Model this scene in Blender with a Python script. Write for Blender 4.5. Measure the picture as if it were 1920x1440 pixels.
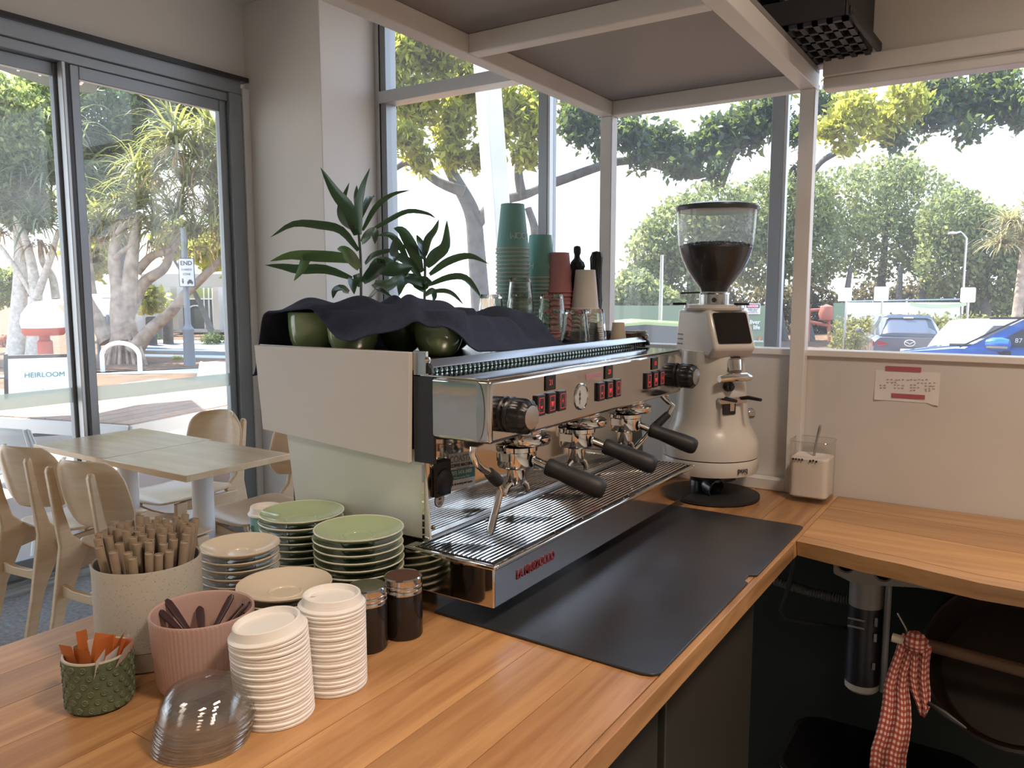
import bpy, math, random
import numpy as np
from mathutils import Vector, Matrix, Euler
random.seed(7); RNG = np.random.default_rng(7)
for o in list(bpy.data.objects): bpy.data.objects.remove(o, do_unlink=True)
S = bpy.context.scene
COL = S.collection
# ------------------------------------------------------------------ camera
F, CX, CY = 1467.0, 960.0, 720.0            # focal length and centre for a 1920x1440 frame
YAW, PITCH = math.radians(33.2), math.radians(6.5)
FW = np.array([-math.sin(YAW)*math.cos(PITCH), math.cos(YAW)*math.cos(PITCH), -math.sin(PITCH)])
RT = np.array([math.cos(YAW), math.sin(YAW), 0.0]); UP = np.cross(RT, FW)
EYE = np.array([0, 0, 1.43])
cam = bpy.data.objects.new('camera', bpy.data.cameras.new('camera')); COL.objects.link(cam)
cam.data.sensor_width = 36; cam.data.lens = 36*F/1920; cam.data.clip_start = .02; cam.data.clip_end = 500
R = Matrix((RT, UP, -FW)).transposed()
cam.matrix_world = Matrix.Translation(EYE) @ R.to_4x4()
S.camera = cam
# ------------------------------------------------------------------ sky, sun, exposure
W = bpy.data.worlds.new('sky'); S.world = W; W.use_nodes = True
nt = W.node_tree; bg = nt.nodes['Background']
tc = nt.nodes.new('ShaderNodeTexCoord'); sp = nt.nodes.new('ShaderNodeSeparateXYZ'); cr = nt.nodes.new('ShaderNodeValToRGB')
nt.links.new(tc.outputs['Generated'], sp.inputs[0]); nt.links.new(sp.outputs['Z'], cr.inputs[0])
cr.color_ramp.elements[0].position = 0.0; cr.color_ramp.elements[0].color = (.93, .96, 1, 1)
cr.color_ramp.elements[1].position = .75; cr.color_ramp.elements[1].color = (.42, .62, .95, 1)
nt.links.new(cr.outputs[0], bg.inputs['Color']); bg.inputs['Strength'].default_value = 1.7
sun = bpy.data.objects.new('sun', bpy.data.lights.new('sun', 'SUN')); COL.objects.link(sun)
sun.data.energy = 9.0; sun.data.angle = .01; sun.data.color = (1, .93, .80)
sun.rotation_euler = Vector((-.55, .12, .82)).to_track_quat('Z', 'Y').to_euler()
# the cafe's own warm ceiling lamps, behind the camera
def lamp(x, y, z, e, size, col=(1, .80, .60)):
    l = bpy.data.lights.new('ceiling_lamp', 'AREA'); l.energy = e; l.size = size; l.color = col; l.spread = math.radians(115)
    o = bpy.data.objects.new('ceiling_lamp', l); COL.objects.link(o); o.location = (x, y, z); return o
lamp(.75, .75, 3.05, 20, .4, (1, .80, .64)); lamp(.7, -.9, 3.05, 13, .5); lamp(-1.7, -1.0, 3.05, 6, .6, (1, .88, .74))
S.view_settings.view_transform = 'Standard'; S.view_settings.look = 'None'
S.view_settings.exposure = 0.85; S.view_settings.gamma = 1.0; S.view_settings.use_curve_mapping = False
cy = S.cycles
cy.use_denoising = True; cy.max_bounces = 18; cy.diffuse_bounces = 4; cy.glossy_bounces = 5
cy.transmission_bounces = 16; cy.transparent_max_bounces = 24; cy.caustics_reflective = False; cy.caustics_refractive = False
cy.sample_clamp_indirect = 4
# ------------------------------------------------------------------ pixel helpers: where a sight line meets a real plane
def ray(x, y): return FW + RT*(x-CX)/F + UP*(CY-y)/F
def onz(x, y, z): r = ray(x, y); return EYE + r*((z-EYE[2])/r[2])
def onx(x, y, X): r = ray(x, y); return EYE + r*((X-EYE[0])/r[0])
def ony(x, y, Y): r = ray(x, y); return EYE + r*((Y-EYE[1])/r[1])
def at(x, y, d): return EYE + ray(x, y)*d
# ------------------------------------------------------------------ materials
def mat(name, col, rough=.5, metal=0., spec=.5, noise=None, bump=None, trans=0., coat=0., emit=None, rnd=0., island=0., sss=None, stretch=None):
    m = bpy.data.materials.new(name); m.use_nodes = True
    N = m.node_tree.nodes; L = m.node_tree.links; p = N['Principled BSDF']
    p.inputs['Base Color'].default_value = (*col, 1); p.inputs['Roughness'].default_value = rough
    p.inputs['Metallic'].default_value = metal; p.inputs['Specular IOR Level'].default_value = spec
    p.inputs['Coat Weight'].default_value = coat
    if trans: p.inputs['Transmission Weight'].default_value = trans
    if emit: p.inputs['Emission Color'].default_value = (*emit[0], 1); p.inputs['Emission Strength'].default_value = emit[1]
    src = None
    t = N.new('ShaderNodeTexCoord')
    vec = t.outputs['Object']
    if stretch:
        mp = N.new('ShaderNodeMapping'); mp.inputs['Scale'].default_value = stretch; L.new(vec, mp.inputs[0]); vec = mp.outputs[0]
    if noise:
        n = N.new('ShaderNodeTexNoise'); n.inputs['Scale'].default_value = noise[0]; n.inputs['Detail'].default_value = 5; L.new(vec, n.inputs[0])
        r = N.new('ShaderNodeValToRGB'); L.new(n.outputs[0], r.inputs[0])
        r.color_ramp.elements[0].position = .32; r.color_ramp.elements[1].position = .68
        c2 = noise[1]
        r.color_ramp.elements[0].color = (*c2, 1); r.color_ramp.elements[1].color = (*col, 1); src = r.outputs[0]
    if rnd or island:
        h = N.new('ShaderNodeHueSaturation'); mr = N.new('ShaderNodeMapRange')
        if island:
            g = N.new('ShaderNodeNewGeometry'); L.new(g.outputs['Random Per Island'], mr.inputs[0]); a = island
        else:
            g = N.new('ShaderNodeObjectInfo'); L.new(g.outputs['Random'], mr.inputs[0]); a = rnd
        mr.inputs['To Min'].default_value = 1-a; mr.inputs['To Max'].default_value = 1+a
        L.new(mr.outputs[0], h.inputs['Value'])
        if src: L.new(src, h.inputs['Color'])
        else: h.inputs['Color'].default_value = (*col, 1)
        src = h.outputs[0]
    if src: L.new(src, p.inputs['Base Color'])
    if bump:
        n = N.new('ShaderNodeTexNoise'); n.inputs['Scale'].default_value = bump[0]; n.inputs['Detail'].default_value = 4; L.new(vec, n.inputs[0])
        b = N.new('ShaderNodeBump'); b.inputs['Strength'].default_value = bump[1]; b.inputs['Distance'].default_value = .01
        L.new(n.outputs[0], b.inputs['Height']); L.new(b.outputs[0], p.inputs['Normal'])
    return m
def wood(name, c1, c2, scale, rough=.45, rnd=.12, coat=0., dark=None):
    m = bpy.data.materials.new(name); m.use_nodes = True
    N = m.node_tree.nodes; L = m.node_tree.links; p = N['Principled BSDF']
    t = N.new('ShaderNodeTexCoord'); mp = N.new('ShaderNodeMapping'); mp.inputs['Scale'].default_value = scale
    oi = N.new('ShaderNodeObjectInfo'); vm = N.new('ShaderNodeVectorMath'); vm.operation = 'SCALE'; vm.inputs[0].default_value = (7, 9, 5)
    L.new(oi.outputs['Random'], vm.inputs['Scale']); ad = N.new('ShaderNodeVectorMath'); L.new(t.outputs['Object'], ad.inputs[0]); L.new(vm.outputs[0], ad.inputs[1])
    L.new(ad.outputs[0], mp.inputs[0])
    n = N.new('ShaderNodeTexNoise'); n.inputs['Scale'].default_value = 1; n.inputs['Detail'].default_value = 7; n.inputs['Roughness'].default_value = .62; n.inputs['Distortion'].default_value = .5
    L.new(mp.outputs[0], n.inputs[0])
    r = N.new('ShaderNodeValToRGB'); L.new(n.outputs[0], r.inputs[0])
    r.color_ramp.elements[0].position = .3; r.color_ramp.elements[0].color = (*c2, 1)
    r.color_ramp.elements[1].position = .62; r.color_ramp.elements[1].color = (*c1, 1)
    if dark:
        e = r.color_ramp.elements.new(.25); e.color = (*dark, 1)
    h = N.new('ShaderNodeHueSaturation'); mr = N.new('ShaderNodeMapRange'); L.new(oi.outputs['Random'], mr.inputs[0])
    mr.inputs['To Min'].default_value = 1-rnd; mr.inputs['To Max'].default_value = 1+rnd
    L.new(mr.outputs[0], h.inputs['Value']); L.new(r.outputs[0], h.inputs['Color']); L.new(h.outputs[0], p.inputs['Base Color'])
    b = N.new('ShaderNodeBump'); b.inputs['Strength'].default_value = .12; b.inputs['Distance'].default_value = .004
    L.new(n.outputs[0], b.inputs['Height']); L.new(b.outputs[0], p.inputs['Normal'])
    p.inputs['Roughness'].default_value = rough; p.inputs['Coat Weight'].default_value = coat; p.inputs['Coat Roughness'].default_value = .25
    return m
def pane_mat(name, tint=(1, 1, 1), dust_haze=.05, dust_haze_col=(.9, .95, 1), gloss=.04, dustscale=None, rough=.0, amount=(0, 1)):
    """thin glass: mostly clear, a little mirror, a dusty film that scatters the daylight and stands in for glare haze"""
    m = bpy.data.materials.new(name); m.use_nodes = True
    N = m.node_tree.nodes; L = m.node_tree.links; N.clear()
    out = N.new('ShaderNodeOutputMaterial'); tr = N.new('ShaderNodeBsdfTransparent'); tr.inputs[0].default_value = (*tint, 1)
    gl = N.new('ShaderNodeBsdfGlossy'); gl.inputs['Roughness'].default_value = rough
    fr0 = N.new('ShaderNodeLayerWeight'); fr0.inputs[0].default_value = .5; fr = N.new('ShaderNodeMath'); fr.operation = 'POWER'; fr.inputs[1].default_value = 4; L.new(fr0.outputs['Facing'], fr.inputs[0])
    mu = N.new('ShaderNodeMath'); mu.operation = 'MULTIPLY_ADD'; mu.inputs[1].default_value = .7; mu.inputs[2].default_value = gloss; mu.use_clamp = True
    L.new(fr.outputs[0], mu.inputs[0])
    mu.inputs[1].default_value = .5
    m1 = N.new('ShaderNodeMixShader'); L.new(mu.outputs[0], m1.inputs[0]); L.new(tr.outputs[0], m1.inputs[1]); L.new(gl.outputs[0], m1.inputs[2])
    last = m1.outputs[0]
    if dust_haze:
        tl = N.new('ShaderNodeBsdfTranslucent'); tl.inputs[0].default_value = (*dust_haze_col, 1)
        m2 = N.new('ShaderNodeMixShader'); m2.inputs[0].default_value = dust_haze
        if dustscale:
            t = N.new('ShaderNodeTexCoord'); n = N.new('ShaderNodeTexNoise'); n.inputs['Scale'].default_value = dustscale; n.inputs['Detail'].default_value = 8; L.new(t.outputs['Object'], n.inputs[0])
            k = N.new('ShaderNodeMapRange'); k.inputs[1].default_value = .4; k.inputs[2].default_value = .7; k.inputs[3].default_value = dust_haze*.5; k.inputs[4].default_value = dust_haze*1.8; L.new(n.outputs[0], k.inputs[0]); L.new(k.outputs[0], m2.inputs[0])
        L.new(last, m2.inputs[1]); L.new(tl.outputs[0], m2.inputs[2]); last = m2.outputs[0]
    L.new(last, out.inputs[0]); return m
def leaf_mat(name, col, trans=.5, rough=.45, island=.35, tcol=None, spec=.3):
    m = bpy.data.materials.new(name); m.use_nodes = True
    N = m.node_tree.nodes; L = m.node_tree.links; p = N['Principled BSDF']; out = N['Material Output']
    g = N.new('ShaderNodeNewGeometry'); mr = N.new('ShaderNodeMapRange'); mr.inputs['To Min'].default_value = 1-island; mr.inputs['To Max'].default_value = 1+island
    L.new(g.outputs['Random Per Island'], mr.inputs[0])
    def hs(c):
        h = N.new('ShaderNodeHueSaturation'); h.inputs['Color'].default_value = (*c, 1); L.new(mr.outputs[0], h.inputs['Value']); return h.outputs[0]
    L.new(hs(col), p.inputs['Base Color']); p.inputs['Roughness'].default_value = rough; p.inputs['Specular IOR Level'].default_value = spec
    tl = N.new('ShaderNodeBsdfTranslucent'); L.new(hs(tcol or tuple(min(1, c*1.6) for c in col)), tl.inputs[0])
    mx = N.new('ShaderNodeMixShader'); mx.inputs[0].default_value = trans; L.new(p.outputs[0], mx.inputs[1]); L.new(tl.outputs[0], mx.inputs[2]); L.new(mx.outputs[0], out.inputs[0])
    return m
def checker(name, c1, c2, c3, scale):
    m = bpy.data.materials.new(name); m.use_nodes = True
    N = m.node_tree.nodes; L = m.node_tree.links; p = N['Principled BSDF']; p.inputs['Roughness'].default_value = .9
    t = N.new('ShaderNodeTexCoord'); sx = N.new('ShaderNodeSeparateXYZ'); L.new(t.outputs['UV'], sx.inputs[0])
    def band(o):
        a = N.new('ShaderNodeMath'); a.operation = 'MULTIPLY'; a.inputs[1].default_value = scale; L.new(o, a.inputs[0])
        f = N.new('ShaderNodeMath'); f.operation = 'FRACT'; L.new(a.outputs[0], f.inputs[0])
        g = N.new('ShaderNodeMath'); g.operation = 'GREATER_THAN'; g.inputs[1].default_value = .5; L.new(f.outputs[0], g.inputs[0]); return g.outputs[0]
    s = N.new('ShaderNodeMath'); L.new(band(sx.outputs[0]), s.inputs[0]); L.new(band(sx.outputs[1]), s.inputs[1])
    d = N.new('ShaderNodeMath'); d.operation = 'MULTIPLY'; d.inputs[1].default_value = .5; L.new(s.outputs[0], d.inputs[0])
    r = N.new('ShaderNodeValToRGB'); r.color_ramp.interpolation = 'CONSTANT'; L.new(d.outputs[0], r.inputs[0])
    r.color_ramp.elements[0].color = (*c1, 1); r.color_ramp.elements[1].position = .4; r.color_ramp.elements[1].color = (*c2, 1)
    e = r.color_ramp.elements.new(.9); e.color = (*c3, 1)
    L.new(r.outputs[0], p.inputs['Base Color']); return m
# ------------------------------------------------------------------ objects
def thing(name, label, cat, loc=(0, 0, 0), rz=0., group=None):
    o = bpy.data.objects.new(name, None); COL.objects.link(o); o.location = loc; o.rotation_euler = (0, 0, rz); o.empty_display_size = .05
    o['label'] = label; o['category'] = cat
    if group: o['group'] = group
    return o
def tag(o, label, cat, group=None):
    o['label'] = label; o['category'] = cat
    if group: o['group'] = group
    return o
def struct(o): o['kind'] = 'structure'; return o
def stuff(o): o['kind'] = 'stuff'; return o
def root_of(o):
    while o.parent: o = o.parent
    return o
def copy_tree(o, parent=None):
    c = o.copy(); COL.objects.link(c)
    if parent: c.parent = parent
    for ch in list(o.children): copy_tree(ch, c)
    return c
def frame_from(d):
    d = np.asarray(d, float); d = d/np.linalg.norm(d)
    a = np.array([0, 0, 1.]) if abs(d[2]) < .9 else np.array([1., 0, 0])
    u = np.cross(a, d); u /= np.linalg.norm(u); return u, np.cross(d, u)
class B:
    def __init__(s): s.v = []; s.f = []; s.uv = None
    def add(s, v, f):
        k = len(s.v); s.v.extend([tuple(map(float, p)) for p in v]); s.f.extend([tuple(k+i for i in q) for q in f]); return s
    def box(s, x0, x1, y0, y1, z0, z1):
        v = [(x, y, z) for z in (z0, z1) for y in (y0, y1) for x in (x0, x1)]
        return s.add(v, [(0, 2, 3, 1), (4, 5, 7, 6), (0, 1, 5, 4), (2, 6, 7, 3), (0, 4, 6, 2), (1, 3, 7, 5)])
    def bar(s, a, b, w, h, up=(0, 0, 1)):
        a = np.asarray(a, float); b = np.asarray(b, float); d = b-a; d /= np.linalg.norm(d)
        u = np.cross(np.asarray(up, float), d); n = np.linalg.norm(u)
        if n < 1e-6: u, w2 = frame_from(d)
        else: u /= n; w2 = np.cross(d, u)
        v = [p+u*i*w/2+w2*j*h/2 for p in (a, b) for i, j in ((-1, -1), (1, -1), (1, 1), (-1, 1))]
        return s.add(v, [(3, 2, 1, 0), (4, 5, 6, 7), (0, 1, 5, 4), (1, 2, 6, 5), (2, 3, 7, 6), (3, 0, 4, 7)])
    def tube(s, pts, r, n=10, caps=True):
        pts = [np.asarray(p, float) for p in pts]; m = len(pts)
        rs = r if hasattr(r, '__len__') else [r]*m
        v = []; u = None
        for i, p in enumerate(pts):
            d = pts[min(i+1, m-1)]-pts[max(i-1, 0)]; d = d/(np.linalg.norm(d)+1e-12)
            if u is None: u, _ = frame_from(d)
            u = u-d*np.dot(u, d); u /= np.linalg.norm(u); w = np.cross(d, u)
            for k in range(n):
                a = 2*math.pi*k/n; v.append(p+(u*math.cos(a)+w*math.sin(a))*rs[i])
        f = [(i*n+k, i*n+(k+1) % n, (i+1)*n+(k+1) % n, (i+1)*n+k) for i in range(m-1) for k in range(n)]
        if caps: f += [tuple(range(n-1, -1, -1)), tuple((m-1)*n+k for k in range(n))]
        return s.add(v, f)
    def lathe(s, prof, n=40, c=(0, 0, 0), ax=None, sx=1., sy=1., rib=None):
        """prof: (r, z) pairs; ax: axis direction (default up)"""
        c = np.asarray(c, float)
        if ax is None: u, w, d = np.array([1., 0, 0]), np.array([0, 1., 0]), np.array([0, 0, 1.])
        else:
            d = np.asarray(ax, float); d /= np.linalg.norm(d); u, w = frame_from(d)
        v = []; f = []; m = len(prof)
        for i, (r, z) in enumerate(prof):
            for k in range(n):
                a = 2*math.pi*k/n; rr = r*(rib(a, i) if rib else 1)
                v.append(c+u*rr*math.cos(a)*sx+w*rr*math.sin(a)*sy+d*z)
        for i in range(m-1):
            for k in range(n): f.append((i*n+k, i*n+(k+1) % n, (i+1)*n+(k+1) % n, (i+1)*n+k))
        if prof[0][0] > 1e-4: f.append(tuple(range(n-1, -1, -1))) if prof[0] != prof[-1] else None
        if prof[-1][0] > 1e-4 and prof[0] != prof[-1]: f.append(tuple((m-1)*n+k for k in range(n)))
        return s.add(v, [q for q in f if q])
    def prism(s, poly, o, ux, uy, ext):
        """flat polygon in the (ux, uy) plane from o, pushed out along ext"""
        o, ux, uy, ext = [np.asarray(t, float) for t in (o, ux, uy, ext)]
        n = len(poly); a = [o+ux*p[0]+uy*p[1] for p in poly]
        return s.add(a+[p+ext for p in a], [tuple(range(n-1, -1, -1)), tuple(range(n, 2*n))]+[(i, (i+1) % n, n+(i+1) % n, n+i) for i in range(n)])
    def grid(s, P):
        h, w = len(P), len(P[0])
        return s.add([p for row in P for p in row], [(i*w+j, i*w+j+1, (i+1)*w+j+1, (i+1)*w+j) for i in range(h-1) for j in range(w-1)])
    def done(s, name, m, parent=None, loc=None, smooth=.6, bev=0, solid=0, sub=0, local=False, seg=2, fix=True):
        """world-space geometry; parts are stored relative to their thing's base. local=True: already in the thing's own frame"""
        me = bpy.data.meshes.new(name)
        V = np.array(s.v)
        if parent is not None and not local: V = V-np.array(root_of(parent).location)
        elif loc is not None and not local: V = V-np.array(loc)
        me.from_pydata(V.tolist(), [], s.f)
        if fix:
            import bmesh
            bm = bmesh.new(); bm.from_mesh(me); bmesh.ops.recalc_face_normals(bm, faces=bm.faces); bm.to_mesh(me); bm.free()
        if smooth: me.shade_smooth(); me.set_sharp_from_angle(angle=smooth)
        if s.uv:
            l = me.uv_layers.new(name='UVMap')
            for lp in me.loops: l.data[lp.index].uv = s.uv[lp.vertex_index]
        ob = bpy.data.objects.new(name, me); COL.objects.link(ob)
        if m: me.materials.append(m)
        if parent is not None: ob.parent = parent
        elif loc is not None: ob.location = loc
        if solid:
            q = ob.modifiers.new('s', 'SOLIDIFY'); q.thickness = solid; q.offset = 0
        if bev:
            q = ob.modifiers.new('b', 'BEVEL'); q.width = bev; q.segments = seg; q.limit_method = 'ANGLE'; q.angle_limit = .6
        if sub:
            q = ob.modifiers.new('u', 'SUBSURF'); q.levels = sub; q.render_levels = sub
        return ob
def circ(n, r, c=(0, 0), sx=1, sy=1, a0=0): return [(c[0]+r*sx*math.cos(a0+2*math.pi*k/n), c[1]+r*sy*math.sin(a0+2*math.pi*k/n)) for k in range(n)]
def rrect(w, h, r, n=5):
    out = []
    for cx, cy, a in ((w/2-r, h/2-r, 0), (-w/2+r, h/2-r, 90), (-w/2+r, -h/2+r, 180), (w/2-r, -h/2+r, 270)):
        out += [(cx+r*math.cos(math.radians(a+90*k/n)), cy+r*math.sin(math.radians(a+90*k/n))) for k in range(n+1)]
    return out
def text(name, s, size, o, ux, uy, m, parent, ext=.0004, bold=0., align='CENTER', xs=1.):
    """real lettering; o = centre in world space, ux reading direction, uy up direction"""
    cu = bpy.data.curves.new(name, 'FONT'); cu.body = s; cu.size = size; cu.extrude = ext; cu.align_x = align; cu.align_y = 'CENTER'; cu.offset = bold; cu.resolution_u = 3
    ob = bpy.data.objects.new(name, cu)
    ux = Vector(ux).normalized(); uy = Vector(uy).normalized(); uz = ux.cross(uy)
    M = Matrix((ux, uy, uz)).transposed().to_4x4()
    me = bpy.data.meshes.new_from_object(ob); bpy.data.objects.remove(ob); bpy.data.curves.remove(cu)
    me.transform(Matrix.Translation(Vector(o)) @ M @ Matrix.Diagonal((xs, 1, 1, 1)))
    if parent is not None: me.transform(Matrix.Translation(-Vector(root_of(parent).location)))
    me.materials.clear(); me.materials.append(m)
    t = bpy.data.objects.new(name, me); COL.objects.link(t)
    if parent is not None: t.parent = parent
    return t
def smoothstep(a, b, x):
    t = min(1, max(0, (x-a)/(b-a))); return t*t*(3-2*t)
def lerp_pts(xs, ys, x): return float(np.interp(x, xs, ys))
# ------------------------------------------------------------------ shared materials
MW = {}
def D(k, *a, **kw): MW[k] = mat(k, *a, **kw)
D('wall_paint', (.70, .66, .60), .6, bump=(60, .03)); D('white_paint', (.74, .72, .69), .38, noise=(9, (.70, .67, .63)))
D('panel_paint', (.62, .60, .57), .5, noise=(5, (.58, .55, .52))); D('shaded_board', (.27, .25, .24), .5)
D('aluminium', (.30, .32, .34), .42, .55); D('aluminium_light', (.55, .57, .58), .38, .5); D('black_rubber', (.012, .012, .013), .7)
D('steel', (.66, .64, .62), .07, 1., bump=(3, .012)); D('brushed', (.55, .55, .55), .26, 1., noise=(30, (.46, .46, .46)), stretch=(1, .05, 1)); D('chrome', (.78, .76, .73), .06, 1.)
D('brass', (.75, .55, .40), .12, 1.); D('black_plastic', (.012, .012, .014), .38); D('black_soft', (.014, .014, .016), .55); D('dark_trim', (.02, .02, .022), .3)
D('enamel', (.62, .59, .54), .25, coat=.3); D('side_white', (.66, .63, .58), .35); D('side_green', (.66, .70, .62), .2)
D('red_lamp', (.2, .01, .01), .4, emit=((1, .05, .05), .35)); D('red_text', (.17, .02, .03), .4); D('display', (.01, .008, .008), .2)
D('green_glaze', (.39, .48, .29), .12, coat=.5, noise=(2.2, (.36, .45, .27))); D('glaze_rim', (.66, .66, .54), .2); D('cream_glaze', (.66, .58, .46), .22, coat=.25)
D('mug_green', (.29, .39, .19), .12, coat=.6)
D('lid_white', (.80, .77, .73), .35, spec=.4); D('straw_paper', (.35, .275, .20), .8, noise=(60, (.30, .235, .17))); D('pink_pot', (.47, .31, .27), .6, bump=(300, .05))
D('green_pot', (.115, .15, .09), .45, noise=(30, (.085, .115, .065))); D('green_pot_in', (.5, .47, .4), .5)
D('sachet_orange', (.46, .13, .03), .5); D('sachet_white', (.62, .58, .58), .5); D('cutlery', (.045, .022, .025), .3); D('choc', (.085, .035, .02), .9, bump=(400, .5))
D('jar_body', (.018, .013, .011), .16); D('mat_black', (.018, .018, .021), .34, noise=(7, (.026, .026, .030)), bump=(14, .05))
D('teal_paper', (.21, .47, .44), .6); D('cup_rim', (.55, .58, .52), .5); D('pink_paper', (.60, .27, .28), .6); D('white_paper', (.72, .68, .62), .65); D('cream_paper', (.60, .50, .38), .7)
D('towel', (.042, .053, .095), .95, bump=(500, .5), noise=(40, (.030, .039, .072)))
D('tape_red', (.40, .10, .13), .5); D('ink', (.06, .05, .08), .8); D('paper', (.72, .69, .67), .8); D('cards', (.85, .85, .83), .6)
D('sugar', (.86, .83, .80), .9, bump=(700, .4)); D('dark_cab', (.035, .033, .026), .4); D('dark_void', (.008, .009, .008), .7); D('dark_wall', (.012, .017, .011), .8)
D('coffee', (.022, .018, .017), .45); D('carpet', (.47, .475, .485), .95, noise=(55, (.28, .285, .30)), bump=(220, .5)); D('teal_wall', (.22, .40, .35), .6)
D('text_white', (.8, .8, .8), .6); D('text_dark', (.05, .055, .06), .6); D('sticker_teal', (.07, .27, .28), .5); D('text_grey', (.4, .4, .4), .6)
D('outdoor_white', (.8, .8, .8), .4); D('speck', (.43, .40, .345), .7)
WD_COUNTER = wood('counter_timber', (.50, .27, .115), (.30, .135, .05), (34, 2.2, 34), .34, .20, .25, dark=(.15, .06, .022))
WD_BENCH = wood('bench_timber', (.52, .29, .125), (.35, .17, .065), (2.2, 34, 34), .38, .14, .2)
WD_EDGE = wood('edge_timber', (.44, .23, .09), (.22, .10, .035), (26, 3, 26), .5, .1, .1)
WD_CHAIR = wood('chair_birch', (.74, .54, .335), (.66, .455, .265), (3, 3, 40), .32, .06, .3)
WD_TABLE = wood('table_birch', (.76, .55, .33), (.64, .43, .235), (2.5, 16, 16), .25, .05, .45)
WD_DECK = wood('deck_slat', (.42, .27, .18), (.34, .21, .14), (3, 20, 20), .6, .15)
WD_DARK = wood('dark_timber', (.12, .06, .03), (.07, .035, .018), (20, 2, 20), .6, .1)
GLASS = pane_mat('window_glass', (.97, .99, 1), .035, (.90, .95, 1), .015)  # milky film also stands in for veiling glare at these windows
GLASS_D = pane_mat('door_glass', (.97, .99, .99), .038, (.95, .97, 1), .03, 3.0)
CLEAR = pane_mat('clear_plastic', (.985, .985, .98), .02, gloss=.09, rough=.03)
CANISTER = pane_mat('canister_plastic', (.96, .95, .93), .07, (.9, .87, .82), .07); DOMERIM = pane_mat('dome_rim', (.95, .95, .95), .22, (1, .97, .93), .2, rough=.1)
HOPPER = pane_mat('hopper_plastic', (.92, .91, .90), .09, (.78, .84, .92), .03)  # bluish film stands in for the haze over the hopper
FROST = pane_mat('frosted_band', (.9, .93, .9), .62, (.62, .66, .62), .0)
TUMBLER = bpy.data.materials.new('tumbler_glass'); TUMBLER.use_nodes = True
_n = TUMBLER.node_tree.nodes; _g = _n.new('ShaderNodeBsdfGlass'); _g.inputs['IOR'].default_value = 1.45; _g.inputs[0].default_value = (.96, .98, .97, 1)
TUMBLER.node_tree.links.new(_g.outputs[0], _n['Material Output'].inputs[0])
# flecked ceramic for the straw pot
_m = MW['speck']; _N = _m.node_tree.nodes; _L = _m.node_tree.links
_v = _N.new('ShaderNodeTexVoronoi'); _v.inputs['Scale'].default_value = 260; _t = _N.new('ShaderNodeTexCoord'); _L.new(_t.outputs['Object'], _v.inputs[0])
_r = _N.new('ShaderNodeValToRGB'); _L.new(_v.outputs['Distance'], _r.inputs[0]); _r.color_ramp.elements[0].position = .12; _r.color_ramp.elements[0].color = (.24, .20, .16, 1); _r.color_ramp.elements[1].position = .22; _r.color_ramp.elements[1].color = (.43, .40, .345, 1)
_L.new(_r.outputs[0], _N['Principled BSDF'].inputs['Base Color'])
# smudged, wiped steel
for k, lo, hi in (('steel', .05, .2),):
    _m = MW[k]; _N = _m.node_tree.nodes; _L = _m.node_tree.links
    _t = _N.new('ShaderNodeTexCoord'); _q = _N.new('ShaderNodeTexNoise'); _q.inputs['Scale'].default_value = 14; _q.inputs['Detail'].default_value = 8; _L.new(_t.outputs['Object'], _q.inputs[0])
    _k = _N.new('ShaderNodeMapRange'); _k.inputs[1].default_value = .42; _k.inputs[2].default_value = .72; _k.inputs[3].default_value = lo; _k.inputs[4].default_value = hi; _L.new(_q.outputs[0], _k.inputs[0]); _L.new(_k.outputs[0], _N['Principled BSDF'].inputs['Roughness'])
ZC = .925        # top of the serving counter
# ================================================================== ROOM
XL, YB = -4.05, 3.70           # plane of the door glass, plane of the window glass
CE = 3.15
struct(B().box(XL-.1, 2.6, -2.4, YB+.1, -.1, 0).done('floor', MW['carpet'], smooth=0))
struct(B().box(XL-.2, 2.7, -2.5, YB+.15, CE, CE+.12).done('ceiling', MW['wall_paint'], smooth=0))
struct(B().box(2.6, 2.7, -2.4, YB+.1, 0, CE).done('wall_right', MW['wall_paint'], smooth=0))
wb = struct(B().box(XL, 2.6, -2.5, -2.4, 0, CE).done('wall_back', MW['wall_paint'], smooth=0))
B().box(XL, -1.6, -2.4, -2.385, .80, 1.5).done('painted_band', MW['teal_wall'], wb, smooth=0)
B().box(XL, -1.6, -2.4, -2.36, .745, .80).done('picture_rail', WD_TABLE, wb, smooth=0)
B().box(-3.36, -3.25, -2.41, -2.39, .62, .69).done('wall_socket', MW['white_paint'], wb, smooth=0, bev=.004)
w = struct(B().box(XL-.08, XL+.02, -2.4, 3.24, 2.70, CE).box(XL-.08, XL+.02, -2.4, -1.9, 0, 2.70).done('wall_left', MW['wall_paint'], smooth=0))
xc = ony(715, 300, YB)[0]      # right face of the corner column
struct(B().box(XL-.1, xc, 3.215, YB+.1, 0, CE).done('column', MW['wall_paint'], smooth=0, bev=.004))
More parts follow.
